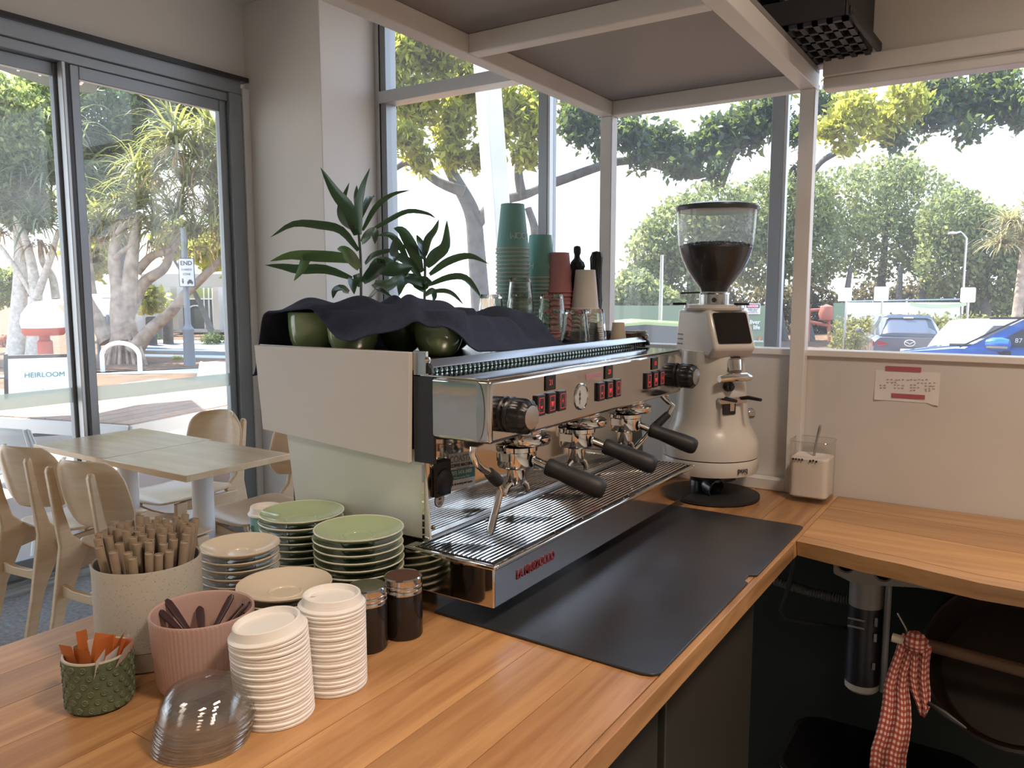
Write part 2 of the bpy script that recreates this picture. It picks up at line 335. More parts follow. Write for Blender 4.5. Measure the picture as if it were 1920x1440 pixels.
# ---- sliding door: two glazed panels in a grey aluminium frame
AL, ALL_ = MW['aluminium'], MW['aluminium_light']
d1 = struct(thing('door_1', '', '', (XL, 1.8, 0))); del d1['label']; del d1['category']
B().box(XL-.09, XL+.05, -1.9, 3.16, 2.615, 2.70).box(XL-.05, XL+.03, -1.9, 3.16, 2.565, 2.615).done('head_frame', AL, d1, bev=.004)
B().box(XL-.02, XL+.075, -1.9, 3.20, 2.69, 2.715).done('head_flashing', MW['dark_trim'], d1, smooth=0)
B().box(XL-.09, XL+.05, 3.075, 3.165, 0, 2.615).done('jamb', AL, d1, bev=.004)
B().box(XL-.03, XL+.06, 3.165, 3.215, 0, 2.655).done('jamb_trim', MW['white_paint'], d1, bev=.003)
B().box(XL-.12, XL+.10, -1.9, 3.165, 0, .012).box(XL-.05, XL-.035, -1.9, 3.1, .012, .03).box(XL+.0, XL+.012, -1.9, 3.1, .012, .03).box(XL+.05, XL+.06, -1.9, 3.1, .012, .024).done('floor_track', ALL_, d1, smooth=0)
def door_panel(y0, y1, x, nm):
    p = B().box(x-.02, x+.02, y0, y0+.045, .03, 2.565).box(x-.02, x+.02, y1-.045, y1, .03, 2.565).box(x-.02, x+.02, y0+.045, y1-.045, .03, .125).box(x-.02, x+.02, y0+.045, y1-.045, 2.50, 2.565).done('door_panel', AL, d1, bev=.004)
    B().box(x-.003, x+.003, y0+.045, y1-.045, .125, 2.50).done('pane', GLASS_D, p, smooth=0)
    B().box(x+.004, x+.006, y0+.045, y1-.045, .878, .955).done('frosted_strip', FROST, p, smooth=0)
    return p
door_panel(2.165, 3.07, XL, 0)
door_panel(1.03, 2.15, XL-.045, 0); door_panel(-.1, 1.02, XL, 0); door_panel(-1.3, -.12, XL-.045, 0)
B().box(XL-.03, XL+.028, 2.138, 2.152, .03, 2.565).done('interlock', MW['dark_trim'], d1, smooth=0)
B().box(XL-.01, XL+.036, 2.118, 2.136, .03, 2.565).done('interlock_cover', ALL_, d1, bev=.003)
# ---- window wall
w2 = struct(thing('window_1', '', '', (-1.5, YB, 0))); del w2['label']; del w2['category']
m1 = ony(1018, 300, YB)[0]; m2 = ony(1450, 300, YB)[0]
zt0, zt1 = ony(742, 195, YB)[2], ony(742, 172, YB)[2]
def mullion(x, w=.05, nm='mullion'):
    q = B().box(x, x+w, YB-.05, YB+.05, .3, CE).done(nm, AL, w2, bev=.003)
    B().box(x+w, x+w+.014, YB-.045, YB-.01, .3, CE).done('bead', ALL_, q, smooth=0)
    B().box(x+w+.0005, x+w+.004, YB-.01, YB+.01, .3, CE).done('gasket', MW['black_rubber'], q, smooth=0)
B().box(xc, xc+.035, YB-.05, YB+.05, .3, CE).done('jamb', ALL_, w2, bev=.003)
B().box(xc+.035, xc+.042, YB-.045, YB+.05, .3, CE).done('gasket', MW['black_rubber'], w2, smooth=0)
B().box(xc+.042, xc+.085, YB-.045, YB+.05, .3, CE).done('jamb_bead', AL, w2, bev=.003)
mullion(m1, .055); mullion(m2, .055); mullion(1.05, .055)
B().box(xc+.04, m1, YB-.06, YB+.05, zt0, zt1).box(m1+.06, m2, YB-.05, YB+.05, zt0, zt1).done('transom', ALL_, w2, bev=.003)
B().box(xc, 2.6, YB-.06, YB+.05, .24, .30).done('sill', ALL_, w2, bev=.003)
for a, b in ((xc+.08, m1), (m1+.06, m2), (m2+.06, 1.05), (1.11, 2.6)):
    B().box(a, b, YB-.003, YB+.003, .30, CE).done('pane', GLASS, w2, smooth=0)
struct(B().box(xc, 2.6, YB-.05, YB+.1, 0, .24).done('wall_far', MW['panel_paint'], smooth=0))
# ---- low wall behind the counter, and the bulkhead above the bench
YW = 2.07
lw = struct(B().box(-1.02, 2.6, YW, YW+.05, 0, 1.282).done('wall_counter', MW['panel_paint'], smooth=0))
B().box(-1.02, 2.6, YW-.008, YW+.058, 1.276, 1.292).done('capping', MW['white_paint'], lw, bev=.002)
bk = struct(B().box(-1.03, 2.6, YW-.03, YW+.02, 1.98, CE).done('wall_bulkhead', MW['wall_paint'], smooth=0))
struct(B().box(-.44, 2.6, YW-.05, YW+.02, 1.945, 1.985).box(-.44, 2.6, YW-.04, YW+.01, 1.918, 1.945).done('trim_1', MW['white_paint'], bev=.003))
# ================================================================== SHELF FRAME over the coffee machine
sf = thing('shelf_frame', 'white steel frame with boxed-in top standing over the coffee machine', 'shelf', (-.75, 1.6, ZC))
WPT = MW['white_paint']; t = .036; zb = 1.925
xa, xb2 = -1.015, -.475
for x in (xa, xb2):
    B().box(x-t/2, x+t/2, YW-.002-t, YW-.002, ZC, zb).done('post', WPT, sf, bev=.002)
    B().box(x-t/2, x+t/2, .15, YW-.002, zb, zb+.04).done('beam', WPT, sf, bev=.002)
for y in (YW-.002-t, 1.36, .6, .15):
    B().box(xa+t/2, xb2-t/2, y, y+t, zb, zb+.04).done('cross_beam', WPT, sf, bev=.002)
B().box(xa-t/2, xb2+t/2, .15, YW-.002, zb+.04, zb+.052).done('top_panel', MW['shaded_board'], sf, smooth=0)  # panel darkened: the shade on its underside is put into the colour
B().box(xa+t/2, xb2-t/2, YW-.002-t, YW-.002, ZC, ZC+.03).done('bottom_rail', WPT, sf, bev=.002)
# ================================================================== COUNTER AND BENCH
TH = .034
ct = thing('counter_top', 'long serving counter of honey coloured timber boards under the coffee machine', 'counter', (-.79, 1.0, ZC-TH))
x0, x1, y0, y1 = -1.21, -.368, -.35, YW-.004
nb = 9; bw = (x1-.012-x0)/nb
rr = random.Random(3)
for i in range(nb):
    y = y0
    cuts = sorted([rr.uniform(.1, .55)+k*.85 for k in range(3)])
    ys = [y0]+[c for c in cuts if y0+.2 < c < y1-.2]+[y1]
    for a, b in zip(ys[:-1], ys[1:]):
        B().box(x0+i*bw+.0005, x0+(i+1)*bw-.0005, a+.0005, b-.0005, ZC-TH, ZC).done('plank', WD_COUNTER, ct, smooth=0)
B().box(x1-.012+.0003, x1, y0, 1.62, ZC-TH, ZC).done('edge_strip', WD_EDGE, ct, smooth=0, bev=.0015)
B().box(x1-.012+.0003, x1, 1.62, y1, ZC-TH, ZC).done('edge_strip', WD_COUNTER, ct, smooth=0)
bt = thing('bench_top', 'shorter timber bench top with a rough wavy front edge, against the low wall', 'bench', (.4, 1.8, ZC-TH))
def yfront(x): return 1.63-.075*smoothstep(-.37, .1, x)-.02*smoothstep(.1, .8, x)+.006*math.sin(x*9)+.003*math.sin(x*31)
rows = [0, .09, .46, .74, 1.0]
for k in range(4):
    b = B(); n = 40; top = []; bot = []
    xs = np.linspace(x1+.001, 2.2, n)
    def yy(x, f): return yfront(x)*(1-f)+y1*f
    P = []
    f0, f1 = rows[k]+.0055*(k > 0), rows[k+1]
    P.append([(x, yy(x, f1), ZC) for x in xs]); P.append([(x, yy(x, f0), ZC) for x in xs])
    P.append([(x, yy(x, f0)+(.006+.008*max(0, math.sin(x*14+1)) if k == 0 else 0), ZC-TH) for x in xs]); P.append([(x, yy(x, f1), ZC-TH) for x in xs]); P.append(P[0])
    b.grid(P); b.f += [(0, n, 2*n, 3*n), (n-1, 4*n-1, 3*n-1, 2*n-1)]
    b.done('plank', WD_BENCH if k else WD_BENCH, bt, smooth=.5)
# rubber bar mat with a notched edge, under the machine and out to the counter edge
bm_ = B().prism([(-.76, .935), (-.40, .925), (-.385, .93), (-.378, .94), (-.379, 1.335), (-.388, 1.34), (-.388, 1.372), (-.375, 1.38), (-.376, 1.73), (-.384, 1.738), (-.76, 1.745)], (0, 0, ZC+.0005), (1, 0, 0), (0, 1, 0), (0, 0, .004)).done('bar_mat', MW['mat_black'], loc=(-.57, 1.34, ZC), bev=.0012)
tag(bm_, 'large black rubber mat lying on the counter before the coffee machine', 'mat')
# ---- cabinets and the dark space under the bench
cb = thing('under_counter_cabinet', 'dark olive cabinet fronts under the timber counter edge', 'cabinet', (-.7, .9, 0))
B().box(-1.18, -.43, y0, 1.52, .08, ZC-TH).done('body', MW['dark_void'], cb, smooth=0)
for a, b in ((-.3, .28), (.29, .80), (.82, 1.02), (1.05, 1.50)):
    B().box(-.43, -.412, a, b, .1, ZC-TH-.015).done('door', MW['dark_cab'], cb, smooth=0, bev=.002)
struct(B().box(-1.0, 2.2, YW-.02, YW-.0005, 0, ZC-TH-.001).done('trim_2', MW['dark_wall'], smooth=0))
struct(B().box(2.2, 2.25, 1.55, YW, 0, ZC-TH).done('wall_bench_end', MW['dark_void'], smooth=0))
# ================================================================== COFFEE MACHINE
MX = thing('coffee_machine', 'three group steel espresso machine with pale side panels and black handled portafilters', 'coffee machine', (-.92, 1.35, ZC))
def z(h): return ZC+h
ya, yb = .955, 1.745         # inner ends
ST, CHR, BP = MW['steel'], MW['chrome'], MW['black_plastic']
# feet and drip tray box
for x in (-.86, -1.12):
    for y in (1.03, 1.68): B().lathe([(.022, 0), (.026, .02), (.026, .1)], 20, (x, y, z(.0045 if x > -.8 else 0))).done('foot', MW['black_rubber'], MX)
B().box(-.825, -.642, .932, 1.764, z(.034), z(.098)).done('drip_box', ST, MX, bev=.003)
B().box(-1.13, -.83, .97, 1.73, z(.085), z(.105)).done('base_plate', MW['dark_trim'], MX, smooth=0)
tr = B().box(-.815, -.636, .926, .934, z(.096), z(.104)).box(-.815, -.636, 1.762, 1.770, z(.096), z(.104)).box(-.644, -.636, .934, 1.762, z(.096), z(.104)).box(-.815, -.80, .934, 1.762, z(.096), z(.104)).done('tray_rim', CHR, MX, bev=.0025)
B().box(-.80, -.644, .934, 1.762, z(.0975), z(.0985)).done('tray_floor', MW['dark_trim'], MX, smooth=0)
g = B()
for k in range(17):
    x = -.795+k*.0088; g.tube([(x, .940, z(.1035)), (x, 1.756, z(.1035))], .0015, 6)
for y in (.945, 1.03, 1.13, 1.23, 1.33, 1.43, 1.53, 1.63, 1.75): g.tube([(-.797, y, z(.1012)), (-.650, y, z(.1012))], .0016, 6)
stuff(g.done('drip_grate', CHR, MX))
# mirror splash back and lower body
B().box(-1.115, -.805, .965, 1.735, z(.105), z(.27)).done('lower_body', MW['dark_trim'], MX, smooth=0)
B().box(-.805, -.800, .962, 1.738, z(.106), z(.285)).done('splash_back', MW['chrome'], MX, smooth=0)
B().box(-.803, -.792, .962, 1.738, z(.098), z(.112)).done('splash_fold', MW['brushed'], MX, bev=.002)
for y in (.984, 1.72):
    B().lathe([(.0045, 0), (.004, .002), (.0, .003)], 14, (-.80, y, z(.122)), (1, 0, 0)).done('screw', CHR, MX)
    B().lathe([(.0045, 0), (.004, .002), (.0, .003)], 14, (-.80, y, z(.226)), (1, 0, 0)).done('screw', CHR, MX)
# black socket block and water tap behind the steam wand
B().box(-.80, -.792, .985, 1.024, z(.172), z(.232)).done('switch_plate', BP, MX, bev=.002)
B().lathe([(.022, 0), (.022, .004), (.019, .006), (0, .006)], 26, (-.794, 1.004, z(.196)), (1, 0, 0)).done('switch_knob', BP, MX)
# service sticker
sk = B().prism([(1.026, .176), (1.101, .170), (1.101, .232), (1.026, .238)], (-.7995, 0, ZC), (0, 1, 0), (0, 0, 1), (.0004, 0, 0)).done('service_sticker', MW['cards'], MX, smooth=0)
B().prism([(1.026, .192), (1.101, .186), (1.101, .204), (1.026, .210)], (-.799, 0, ZC), (0, 1, 0), (0, 0, 1), (.0003, 0, 0)).done('sticker_band', MW['sticker_teal'], sk, smooth=0)
dn = Vector((0, 1, -.08)); upv = (0, .08, 1)
def st(s, size, y, h, m, b=0., xs=1.): text('lettering', s, size, (-.7985, y, z(h)), dn, upv, m, sk, .0002, b, xs=xs)
st('COASTAL', .0165, 1.064, .2245, MW['text_grey'], .0004); st('COFFEE MACHINES', .0078, 1.064, .2135, MW['text_dark'], .0002); st('SERVICE & REPAIRS', .0045, 1.066, .2075, MW['text_grey'])
st('(07) 5476 8400', .0095, 1.062, .2008, MW['cards'], .0001); st('24 hours service 7 days', .0048, 1.062, .1925, MW['cards']); st('For all servicing and repairs', .0056, 1.062, .1815, MW['text_dark'], .0001)
bd = B().lathe([(.0125, 0), (.0125, .0006)], 30, (-.80, 1.001, z(.165)), (1, 0, 0)).done('round_badge', MW['text_dark'], MX)
B().lathe([(.0112, .0006), (.0112, .001)], 30, (-.80, 1.001, z(.165)), (1, 0, 0)).done('badge_face', MW['cards'], bd)
bm0 = B()
for a in (-.5, 0, .5): bm0.prism(circ(8, .002, (.0035*math.sin(a*1.4), .0035*math.cos(a)), .55, 1), (-.7989, 1.001, z(.1635)), (0, 1, 0), (0, 0, 1), (.0002, 0, 0))
for q in range(3): bm0.prism([(-.005, -.004-q*.002), (.005, -.004-q*.002), (.005, -.003-q*.002), (-.005, -.003-q*.002)], (-.7989, 1.001, z(.165)), (0, 1, 0), (0, 0, 1), (.0002, 0, 0))
bm0.done('badge_print', MW['text_dark'], bd, smooth=0)
# upper body, side panels
B().box(-1.185, -.815, .962, 1.818, z(.255), z(.385)).done('upper_body', MW['dark_trim'], MX, smooth=0)
def side(y, s):
    up = [(-1.190, .413), (-.8155, .414), (-.8205, .2345), (-1.174, .2565)]
    lo = [(-1.128, .262), (-.802, .262), (-.790, .108), (-1.106, .104)]
    B().prism(up, (0, y, ZC), (1, 0, 0), (0, 0, 1), (0, s*.009, 0)).done('side_panel', MW['side_white'], MX, smooth=0, bev=.0012)
    B().prism(lo, (0, y+s*.0155, ZC), (1, 0, 0), (0, 0, 1), (0, s*.004, 0)).done('lower_panel', MW['side_green'], MX, smooth=0)
side(.948, 1); side(1.832, -1)
for y in (.957, 1.815):
    B().box(-.8155, -.790, y, y+.008, z(.375), z(.416)).box(-1.185, -.8155, y, y+.003, z(.385), z(.4145)).done('corner_bracket', MW['brushed'], MX, bev=.001)
    B().lathe([(.006, 0), (.005, .004), (0, .006)], 14, (-.79, y+.004, z(.402)), (1, 0, 0)).done('screw', CHR, MX)
# end caps: dark trim between side panel and hood, with wavy lower edge
for y in (.957, 1.736): B().box(-.816, -.775, y, y+.007, z(.236), z(.379)).done('hood_cheek', MW['dark_trim'], MX, smooth=0, bev=.001)
# front hood: rounded mirror box
def hood_sec(y): return None
hd = B().box(-.782, -.665, ya+.002, yb-.002, z(.279), z(.3765)).done('hood', ST, MX, bev=.006, seg=3)
B().box(-.80, -.668, ya, yb, z(.3765), z(.3795)).done('hood_lid', CHR, MX, bev=.0012)
B().prism([(0, 0)]+[(.034*math.sin(a)*.42-.0, .047*math.cos(a)) for a in np.linspace(0.05, math.pi-.05, 14)], (-.69, ya+.0015, z(.328)), (1, 0, 0), (0, 0, 1), (0, -.0015, 0)).done('end_trim', MW['brushed'], MX, smooth=0)
# cup rail: folded bright strip, beaded heat shield below
rl = B(); prof = [(-.812, .398), (-.806, .401), (-.800, .4015), (-.786, .391), (-.785, .389), (-.803, .388)]
rl.prism([(p[0], p[1]) for p in prof], (0, .968, ZC), (1, 0, 0), (0, 0, 1), (0, .85, 0)); rl.done('cup_rail', MW['brushed'], MX, bev=.001)
B().prism([(-.822, .380), (-.822, .398), (-.81, .404), (-.795, .4035), (-.782, .391), (-.780, .380)], (0, .960, ZC), (1, 0, 0), (0, 0, 1), (0, .009, 0)).done('rail_end', BP, MX, bev=.002)
B().prism([(-.822, .380), (-.822, .398), (-.81, .404), (-.795, .4035), (-.782, .391), (-.780, .380)], (0, 1.815, ZC), (1, 0, 0), (0, 0, 1), (0, .009, 0)).done('rail_end', BP, MX, bev=.002)
vb = B()
for k in range(64): vb.lathe([(0, -.004), (.004, -.003), (.0052, 0), (.004, .003), (0, .004)], 8, (-.795, .975+k*.0131, z(.3835)), (1, 0, .2))
stuff(vb.done('beaded_strip', mat('bead_steel', (.22, .27, .26), .18, 1.), MX))
B().box(-.805, -.797, .966, 1.818, z(.379), z(.389)).done('rail_back', MW['dark_trim'], MX, smooth=0)
B().box(-1.185, -.81, .965, 1.818, z(.385), z(.392)).done('cup_deck', MW['brushed'], MX, smooth=0)
# knobs on the hood
def knob(y, h=.319):
    k = B().lathe([(.026, 0), (.029, .004), (.029, .008), (.0265, .01), (.0265, .012)], 12, (-.665, y, z(h)), (1, -.06, -.02)).done('knob_collar', BP, MX)
    def rib(a, i): return 1+.035*math.cos(12*a) if 0 < i < 6 else 1
    k2 = B().lathe([(.0255, .008), (.0275, .012), (.0275, .030), (.026, .035), (.0205, .040), (.0195, .040), (.0, .040)], 96, (-.665, y, z(h)), (1, -.06, -.02), rib=rib).done('steam_knob', BP, MX)
    B().lathe([(.0185, .0402), (.0185, .0415), (.008, .0425), (0, .0425)], 26, (-.665, y, z(h)), (1, -.06, -.02)).done('knob_disc', MW['brushed'], k2)
knob(1.012); knob(1.728)
# brew buttons, displays, gauge
def button(y, h, kind):
    b = B().box(-.665, -.6595, y-.0125, y+.0125, z(h-.0175), z(h+.0175)).done('brew_button', BP, MX, bev=.0012)
    fr = B(); x = -.6594
    for q in ((-.0078, .0078, .0118, .0126), (-.0078, .0078, -.0126, -.0118), (-.0078, -.007, -.0118, .0118), (.007, .0078, -.0118, .0118)):
        fr.box(x, x+.0003, y+q[0], y+q[1], z(h+q[2]), z(h+q[3]))
    fr.done('lit_outline', MW['red_lamp'], b, smooth=0)
    ic = B()
    if kind == 0: ic.prism([(-.003, -.002), (-.0015, -.005), (.0015, -.005), (.003, -.002)], (x, y, z(h)), (0, 1, 0), (0, 0, 1), (.0003, 0, 0)); ic.box(x, x+.0003, y-.0035, y+.004, z(h-.0018), z(h-.0012))
    elif kind == 1: ic.prism([(-.0045, .002), (-.003, -.004), (.003, -.004), (.0045, .002)], (x, y, z(h)), (0, 1, 0), (0, 0, 1), (.0003, 0, 0)); ic.box(x, x+.0003, y-.0045, y+.0058, z(h+.002), z(h+.0028)); ic.box(x, x+.0003, y-.005, y+.005, z(h-.0055), z(h-.005))
    else:
        ic.box(x, x+.0003, y-.0006, y+.0006, z(h-.004), z(h+.004)); ic.box(x, x+.0003, y-.002, y+.002, z(h-.001), z(h+.001))
    ic.done('lit_icon', MW['red_lamp'], b, smooth=0)
for yc, n in ((1.133, '21'), (1.354, '20'), (1.577, '18')):
    for k in range(3): button(yc+(k-1)*.0355, .3235, k)
    dsp = B().box(-.665, -.6625, yc-.0165, yc+.0165, z(.345), z(.371)).done('shot_display', MW['display'], MX, bev=.001)
    text('lettering', n, .013, (-.6622, yc, z(.358)), (0, 1, 0), (0, 0, 1), MW['red_lamp'], dsp, .0001)
ga = B().lathe([(.0235, -.0002), (.0245, .002), (.0225, .0035), (.0215, .001), (0, .001)], 34, (-.665, 1.244, z(.322)), (1, 0, 0)).done('pressure_gauge', CHR, MX)
B().lathe([(.0213, .0012), (.0213, .0016), (0, .0016)], 34, (-.665, 1.244, z(.322)), (1, 0, 0)).done('gauge_face', mat('gauge_face', (.45, .44, .42), .4), ga)
B().box(-.6632, -.6628, 1.236, 1.2375, z(.309), z(.334)).lathe([(.003, .0018), (.003, .0026)], 10, (-.665, 1.2367, z(.319)), (1, 0, 0)).lathe([(.003, .0018), (.003, .0026)], 10, (-.665, 1.2367, z(.327)), (1, 0, 0)).done('gauge_needle', MW['text_dark'], ga, smooth=0)
B().box(-.665, -.6645, 1.262, 1.325, z(.3505), z(.3605)).done('faded_tape', mat('faded_red_tape', (.36, .16, .17), .35), MX, smooth=0)
# maker's lettering on the tray
text('maker_lettering', 'LA MARZOCCO', .0205, (-.6412, 1.052, z(.0685)), (0, 1, 0), (0, 0, 1), MW['red_text'], MX, .0006, .0006, xs=.80)
# brew groups with portafilters
def group(y, dx, dy, dzz):
    c = (-.722, y)
    B().lathe([(.034, .262), (.040, .268), (.046, .272), (.046, .30)], 36, (*c, ZC)).done('group_flange', ST, MX)
    gb = B().lathe([(.030, .248), (.039, .250), (.0415, .254), (.0415, .262), (.036, .266), (.030, .268)], 40, (c[0]+.012, c[1]+.014, ZC)).done('group_bell', CHR, MX)
    pf = B().lathe([(.018, .208), (.032, .210), (.034, .214), (.034, .238), (.037, .240), (.037, .2475), (.030, .2478)], 40, (*c, ZC)).box(c[0]-.012, c[0]+.012, c[1]-.044, c[1]-.03, z(.226), z(.240)).done('portafilter', CHR, MX)
    d = np.array([dx, dy, dzz]); d /= np.linalg.norm(d); p0 = np.array([c[0], c[1], z(.233)])
    B().tube([p0+d*.028, p0+d*.05, p0+d*.062], [.0085, .0075, .0075], 14).done('handle_neck', CHR, pf)
    B().tube([p0+d*t for t in (.056, .058, .064, .072, .085, .110, .135, .152, .160, .164, .165)], [.010, .0145, .0158, .0150, .0148, .0165, .0182, .0180, .0155, .0105, .003], 18).done('handle', MW['black_soft'], pf)
    sp = B().lathe([(.0135, .180), (.0165, .190), (.017, .210)], 20, (*c, ZC)).done('spout_neck', CHR, pf)
    for s in (-1, 1):
        B().tube([(c[0], c[1], z(.184)), (c[0]+s*.004, c[1]+s*.010, z(.183)), (c[0]+s*.008, c[1]+s*.017, z(.176)), (c[0]+s*.010, c[1]+s*.020, z(.166)), (c[0]+s*.010, c[1]+s*.020, z(.160))], [.007, .0065, .006, .005, .0042], 10).done('spout', CHR, pf)
group(1.118, .110, .030, -.040); group(1.335, .105, .033, -.039); group(1.556, .098, .031, -.036)
# steam wands
def wand(pts, nm):
    wd = B().tube(pts, .0058, 12).done('steam_wand', CHR, MX)
    a, b, c2 = [np.array(pts[k], float) for k in (4, 5, 6)]
    B().tube([a, (a+b)/2, b, b+(c2-b)*.12], [.0085, .0098, .0095, .0075], 14).done('rubber_grip', MW['black_rubber'], wd)
    e = np.array(pts[-1], float); d = e-np.array(pts[-2], float); d /= np.linalg.norm(d)
    B().tube([e-d*.02, e, e+d*.010], [.006, .007, .0045], 12).done('steam_tip', MW['brushed'], wd)
def wp(lst, X): return [onx(px, py, X) for px, py in lst]
wand(wp([(888, 838), (887, 852), (893, 868), (903, 878), (917, 886), (934, 903), (939, 918), (932, 945), (925, 972), (921, 990)], -.668), 0)
wand([(-.70, 1.69, z(.282)), (-.69, 1.70, z(.266)), (-.68, 1.705, z(.256)), (-.672, 1.71, z(.25)), (-.68, 1.70, z(.23)), (-.71, 1.66, z(.19)), (-.715, 1.65, z(.18)), (-.735, 1.63, z(.15)), (-.74, 1.62, z(.135))], 0)
B().tube([(-.70, 1.70, z(.285)), (-.69, 1.715, z(.272)), (-.70, 1.74, z(.268)), (-.72, 1.745, z(.285))], .005, 10).done('water_tube', CHR, MX)
# ================================================================== GRINDER on an automatic tamper
gx, gy = -.655, 1.925
def gz(y): return ony(gx and 1313, y, gy)[2]
GR = thing('coffee_grinder', 'white coffee grinder with bean filled clear hopper on a bell shaped base', 'grinder', (gx, gy, ZC))
fa = math.radians(-38); fd = np.array([math.cos(fa), math.sin(fa), 0]); fs = np.array([-fd[1], fd[0], 0])   # facing, sideways
EN = MW['enamel']; k_ = 2.02/F       # metres per pixel at the grinder
def G(f, s, h): return np.array([gx, gy, h])+fd*f+fs*s
B().lathe([(.105, 0), (.113, .003), (.113, .010), (.105, .013), (.0, .013)], 48, (gx+.022, gy-.03, ZC)).done('foot_plate', MW['black_soft'], GR)
B().lathe([(.03, .01), (.03, gz(882)-ZC)], 28, (gx-.035, gy+.03, ZC)).done('pillar', MW['brushed'], GR)
B().lathe([(.014, .012), (.014, gz(885)-ZC)], 18, tuple(G(.02, -.035, ZC))).done('tamper_piston', BP, GR)
zb_ = gz(878)
B().lathe([(.07, zb_-.018), (.078, zb_-.004), (.08, zb_)], 40, (gx, gy, 0)).done('underside', MW['brushed'], GR)
B().lathe([(.095, zb_), (.118, zb_+.004), (.1205, gz(868)), (.1205, gz(850)), (.1195, gz(848.5))], 56, (gx, gy, 0)).done('base_ring', EN, GR)
B().lathe([(.119, gz(848.5)), (.119, gz(846.5))], 56, (gx, gy, 0)).done('seam', MW['dark_trim'], GR)
B().lathe([(.1205, gz(846.5)), (.1205, gz(830)), (.116, gz(815)), (.104, gz(800)), (.0945, gz(785)), (.0905, gz(765)), (.0865, gz(735)), (.082, gz(700)), (.078, gz(655))], 56, (gx, gy, 0)).done('bell_body', EN, GR)
text('logo', 'puq', .019, G(.1222, .014, gz(862)), -fs*-1, (0, 0, 1), MW['text_dark'], GR, .0006, .0003)
# portafilter fork, knob, touch screen head
B().prism(rrect(.034, .036, .004), G(.0885, -.008, gz(753)), fs, (0, 0, 1), fd*.004).done('sensor_plate', BP, GR)
B().prism(rrect(.012, .026, .002), G(.0925, -.002, gz(750)), fs, (0, 0, 1), fd*.002).done('latch', MW['brushed'], GR)
B().prism(rrect(.078, .014, .004), G(.083, 0, gz(741)), fs, (0, 0, 1), fd*.012).done('fork_bracket', MW['brushed'], GR)
for s in (-1, 1):
    B().tube([G(.09, s*.02, gz(738)), G(.11, s*.032, gz(735)), G(.155, s*.034, gz(735))], [.004, .005, .004], 8).done('fork', MW['black_soft'], GR)
B().lathe([(.012, 0), (.013, .004), (.011, .014), (.006, .016), (.006, .022), (0, .022)], 18, G(.083, -.01, gz(716)), fd).done('dose_button', BP, GR)
B().tube([G(.10, -.045, gz(701)), G(.10, -.02, gz(700)), G(.10, .03, gz(699)), G(.098, .045, gz(701))], [.008, .011, .011, .007], 14).done('chrome_lever', CHR, GR)
B().lathe([(.013, 0), (.014, .003), (.014, .016), (.011, .02), (0, .02)], 24, G(.02, .092, gz(775)), fs).done('side_knob', MW['brushed'], GR)
zh0, zh1 = gz(664), gz(580)
hp = [(-.085, .0), (.075, -.004), (.098, .022), (.060, zh1-zh0), (-.075, zh1-zh0)]
B().prism([(p[0], p[1]) for p in hp], G(0, -.058, zh0), fd, (0, 0, 1), fs*.118).done('head', EN, GR, bev=.009, seg=3)
n_ = np.array([.060-.098, zh1-zh0-.022]); L_ = np.linalg.norm(n_); n_ /= L_
sd = fd*n_[0]+np.array([0, 0, 1])*n_[1]; nn = np.cross(fs, sd); nn = nn if np.dot(nn, fd) > 0 else -nn
sc_ = B().prism(rrect(.094, L_*.80, .005), G((.098+.060)/2, .001, zh0+(.022+zh1-zh0)/2+.002)+nn*.0006, fs, sd, nn*.0012).done('touch_screen', MW['display'], GR)
sl = B()
for q in range(3): sl.prism(rrect(.022, .0035, .001), G(-.06, -.0585, zh0+.026+q*.012), fd, (0, 0, 1), -fs*.001)
sl.done('vent_slots', MW['dark_trim'], GR)
B().lathe([(.026, 0), (.026, .012), (.028, .016)], 30, G(.055, .012, zh0-.016), (0, 0, 1)).done('spout_collar', BP, GR)
B().lathe([(.020, -.026), (.0265, -.026), (.0275, 0), (.024, .004)], 30, G(.062, .012, zh0-.012), (-.25*fd[0], -.25*fd[1], 1)).done('grounds_spout', CHR, GR)
zc1 = gz(571)
B().lathe([(.072, zh1-.001), (.074, zh1+.004), (.072, zc1), (.03, zc1+.002)], 44, (gx, gy, 0)).done('top_plate', EN, GR)
for s, a in ((-1, .25), (1, -.5)):
    B().bar((gx+s*.060, gy-.03, zc1+.002), (gx+s*.094, gy-.03-a*.02, zc1+.002), .008, .006).done('adjust_tab', BP, GR, bev=.001)
zc2 = gz(549)
B().lathe([(.036, zc1), (.036, zc2-.004), (.033, zc2)], 40, (gx, gy, 0)).done('collar', MW['brushed'], GR)
B().lathe([(.006, 0), (.006, .008), (0, .008)], 12, (gx+.012, gy-.035, (zc1+zc2)/2-.003), (.3, -1, 0)).done('set_screw', MW['dark_trim'], GR)
B().bar((gx-.03, gy-.02, zc2+.001), (gx-.075, gy-.035, zc2-.001), .012, .004).done('shutter_slide', BP, GR, bev=.001)
def hz(y): return gz(y)
hopper = [(.033, zc2), (.037, hz(540)), (.050, hz(528)), (.068, hz(508)), (.082, hz(485)), (.091, hz(458)), (.0945, hz(430)), (.0965, hz(398))]
hw = B(); hw.lathe(hopper, 56, (gx, gy, 0)); hw.f = [q for q in hw.f if len(q) == 4]
hw.done('hopper', HOPPER, GR)
be = [(0, zc2+.002), (.031, zc2+.003), (.034, hz(540)), (.047, hz(527.5)), (.065, hz(507.5)), (.079, hz(484.5)), (.0875, hz(467)), (.085, hz(463)), (.06, hz(459)), (.03, hz(457)), (0, hz(457))]
bb = B().lathe(be, 60, (gx, gy, 0))
rb = random.Random(5)
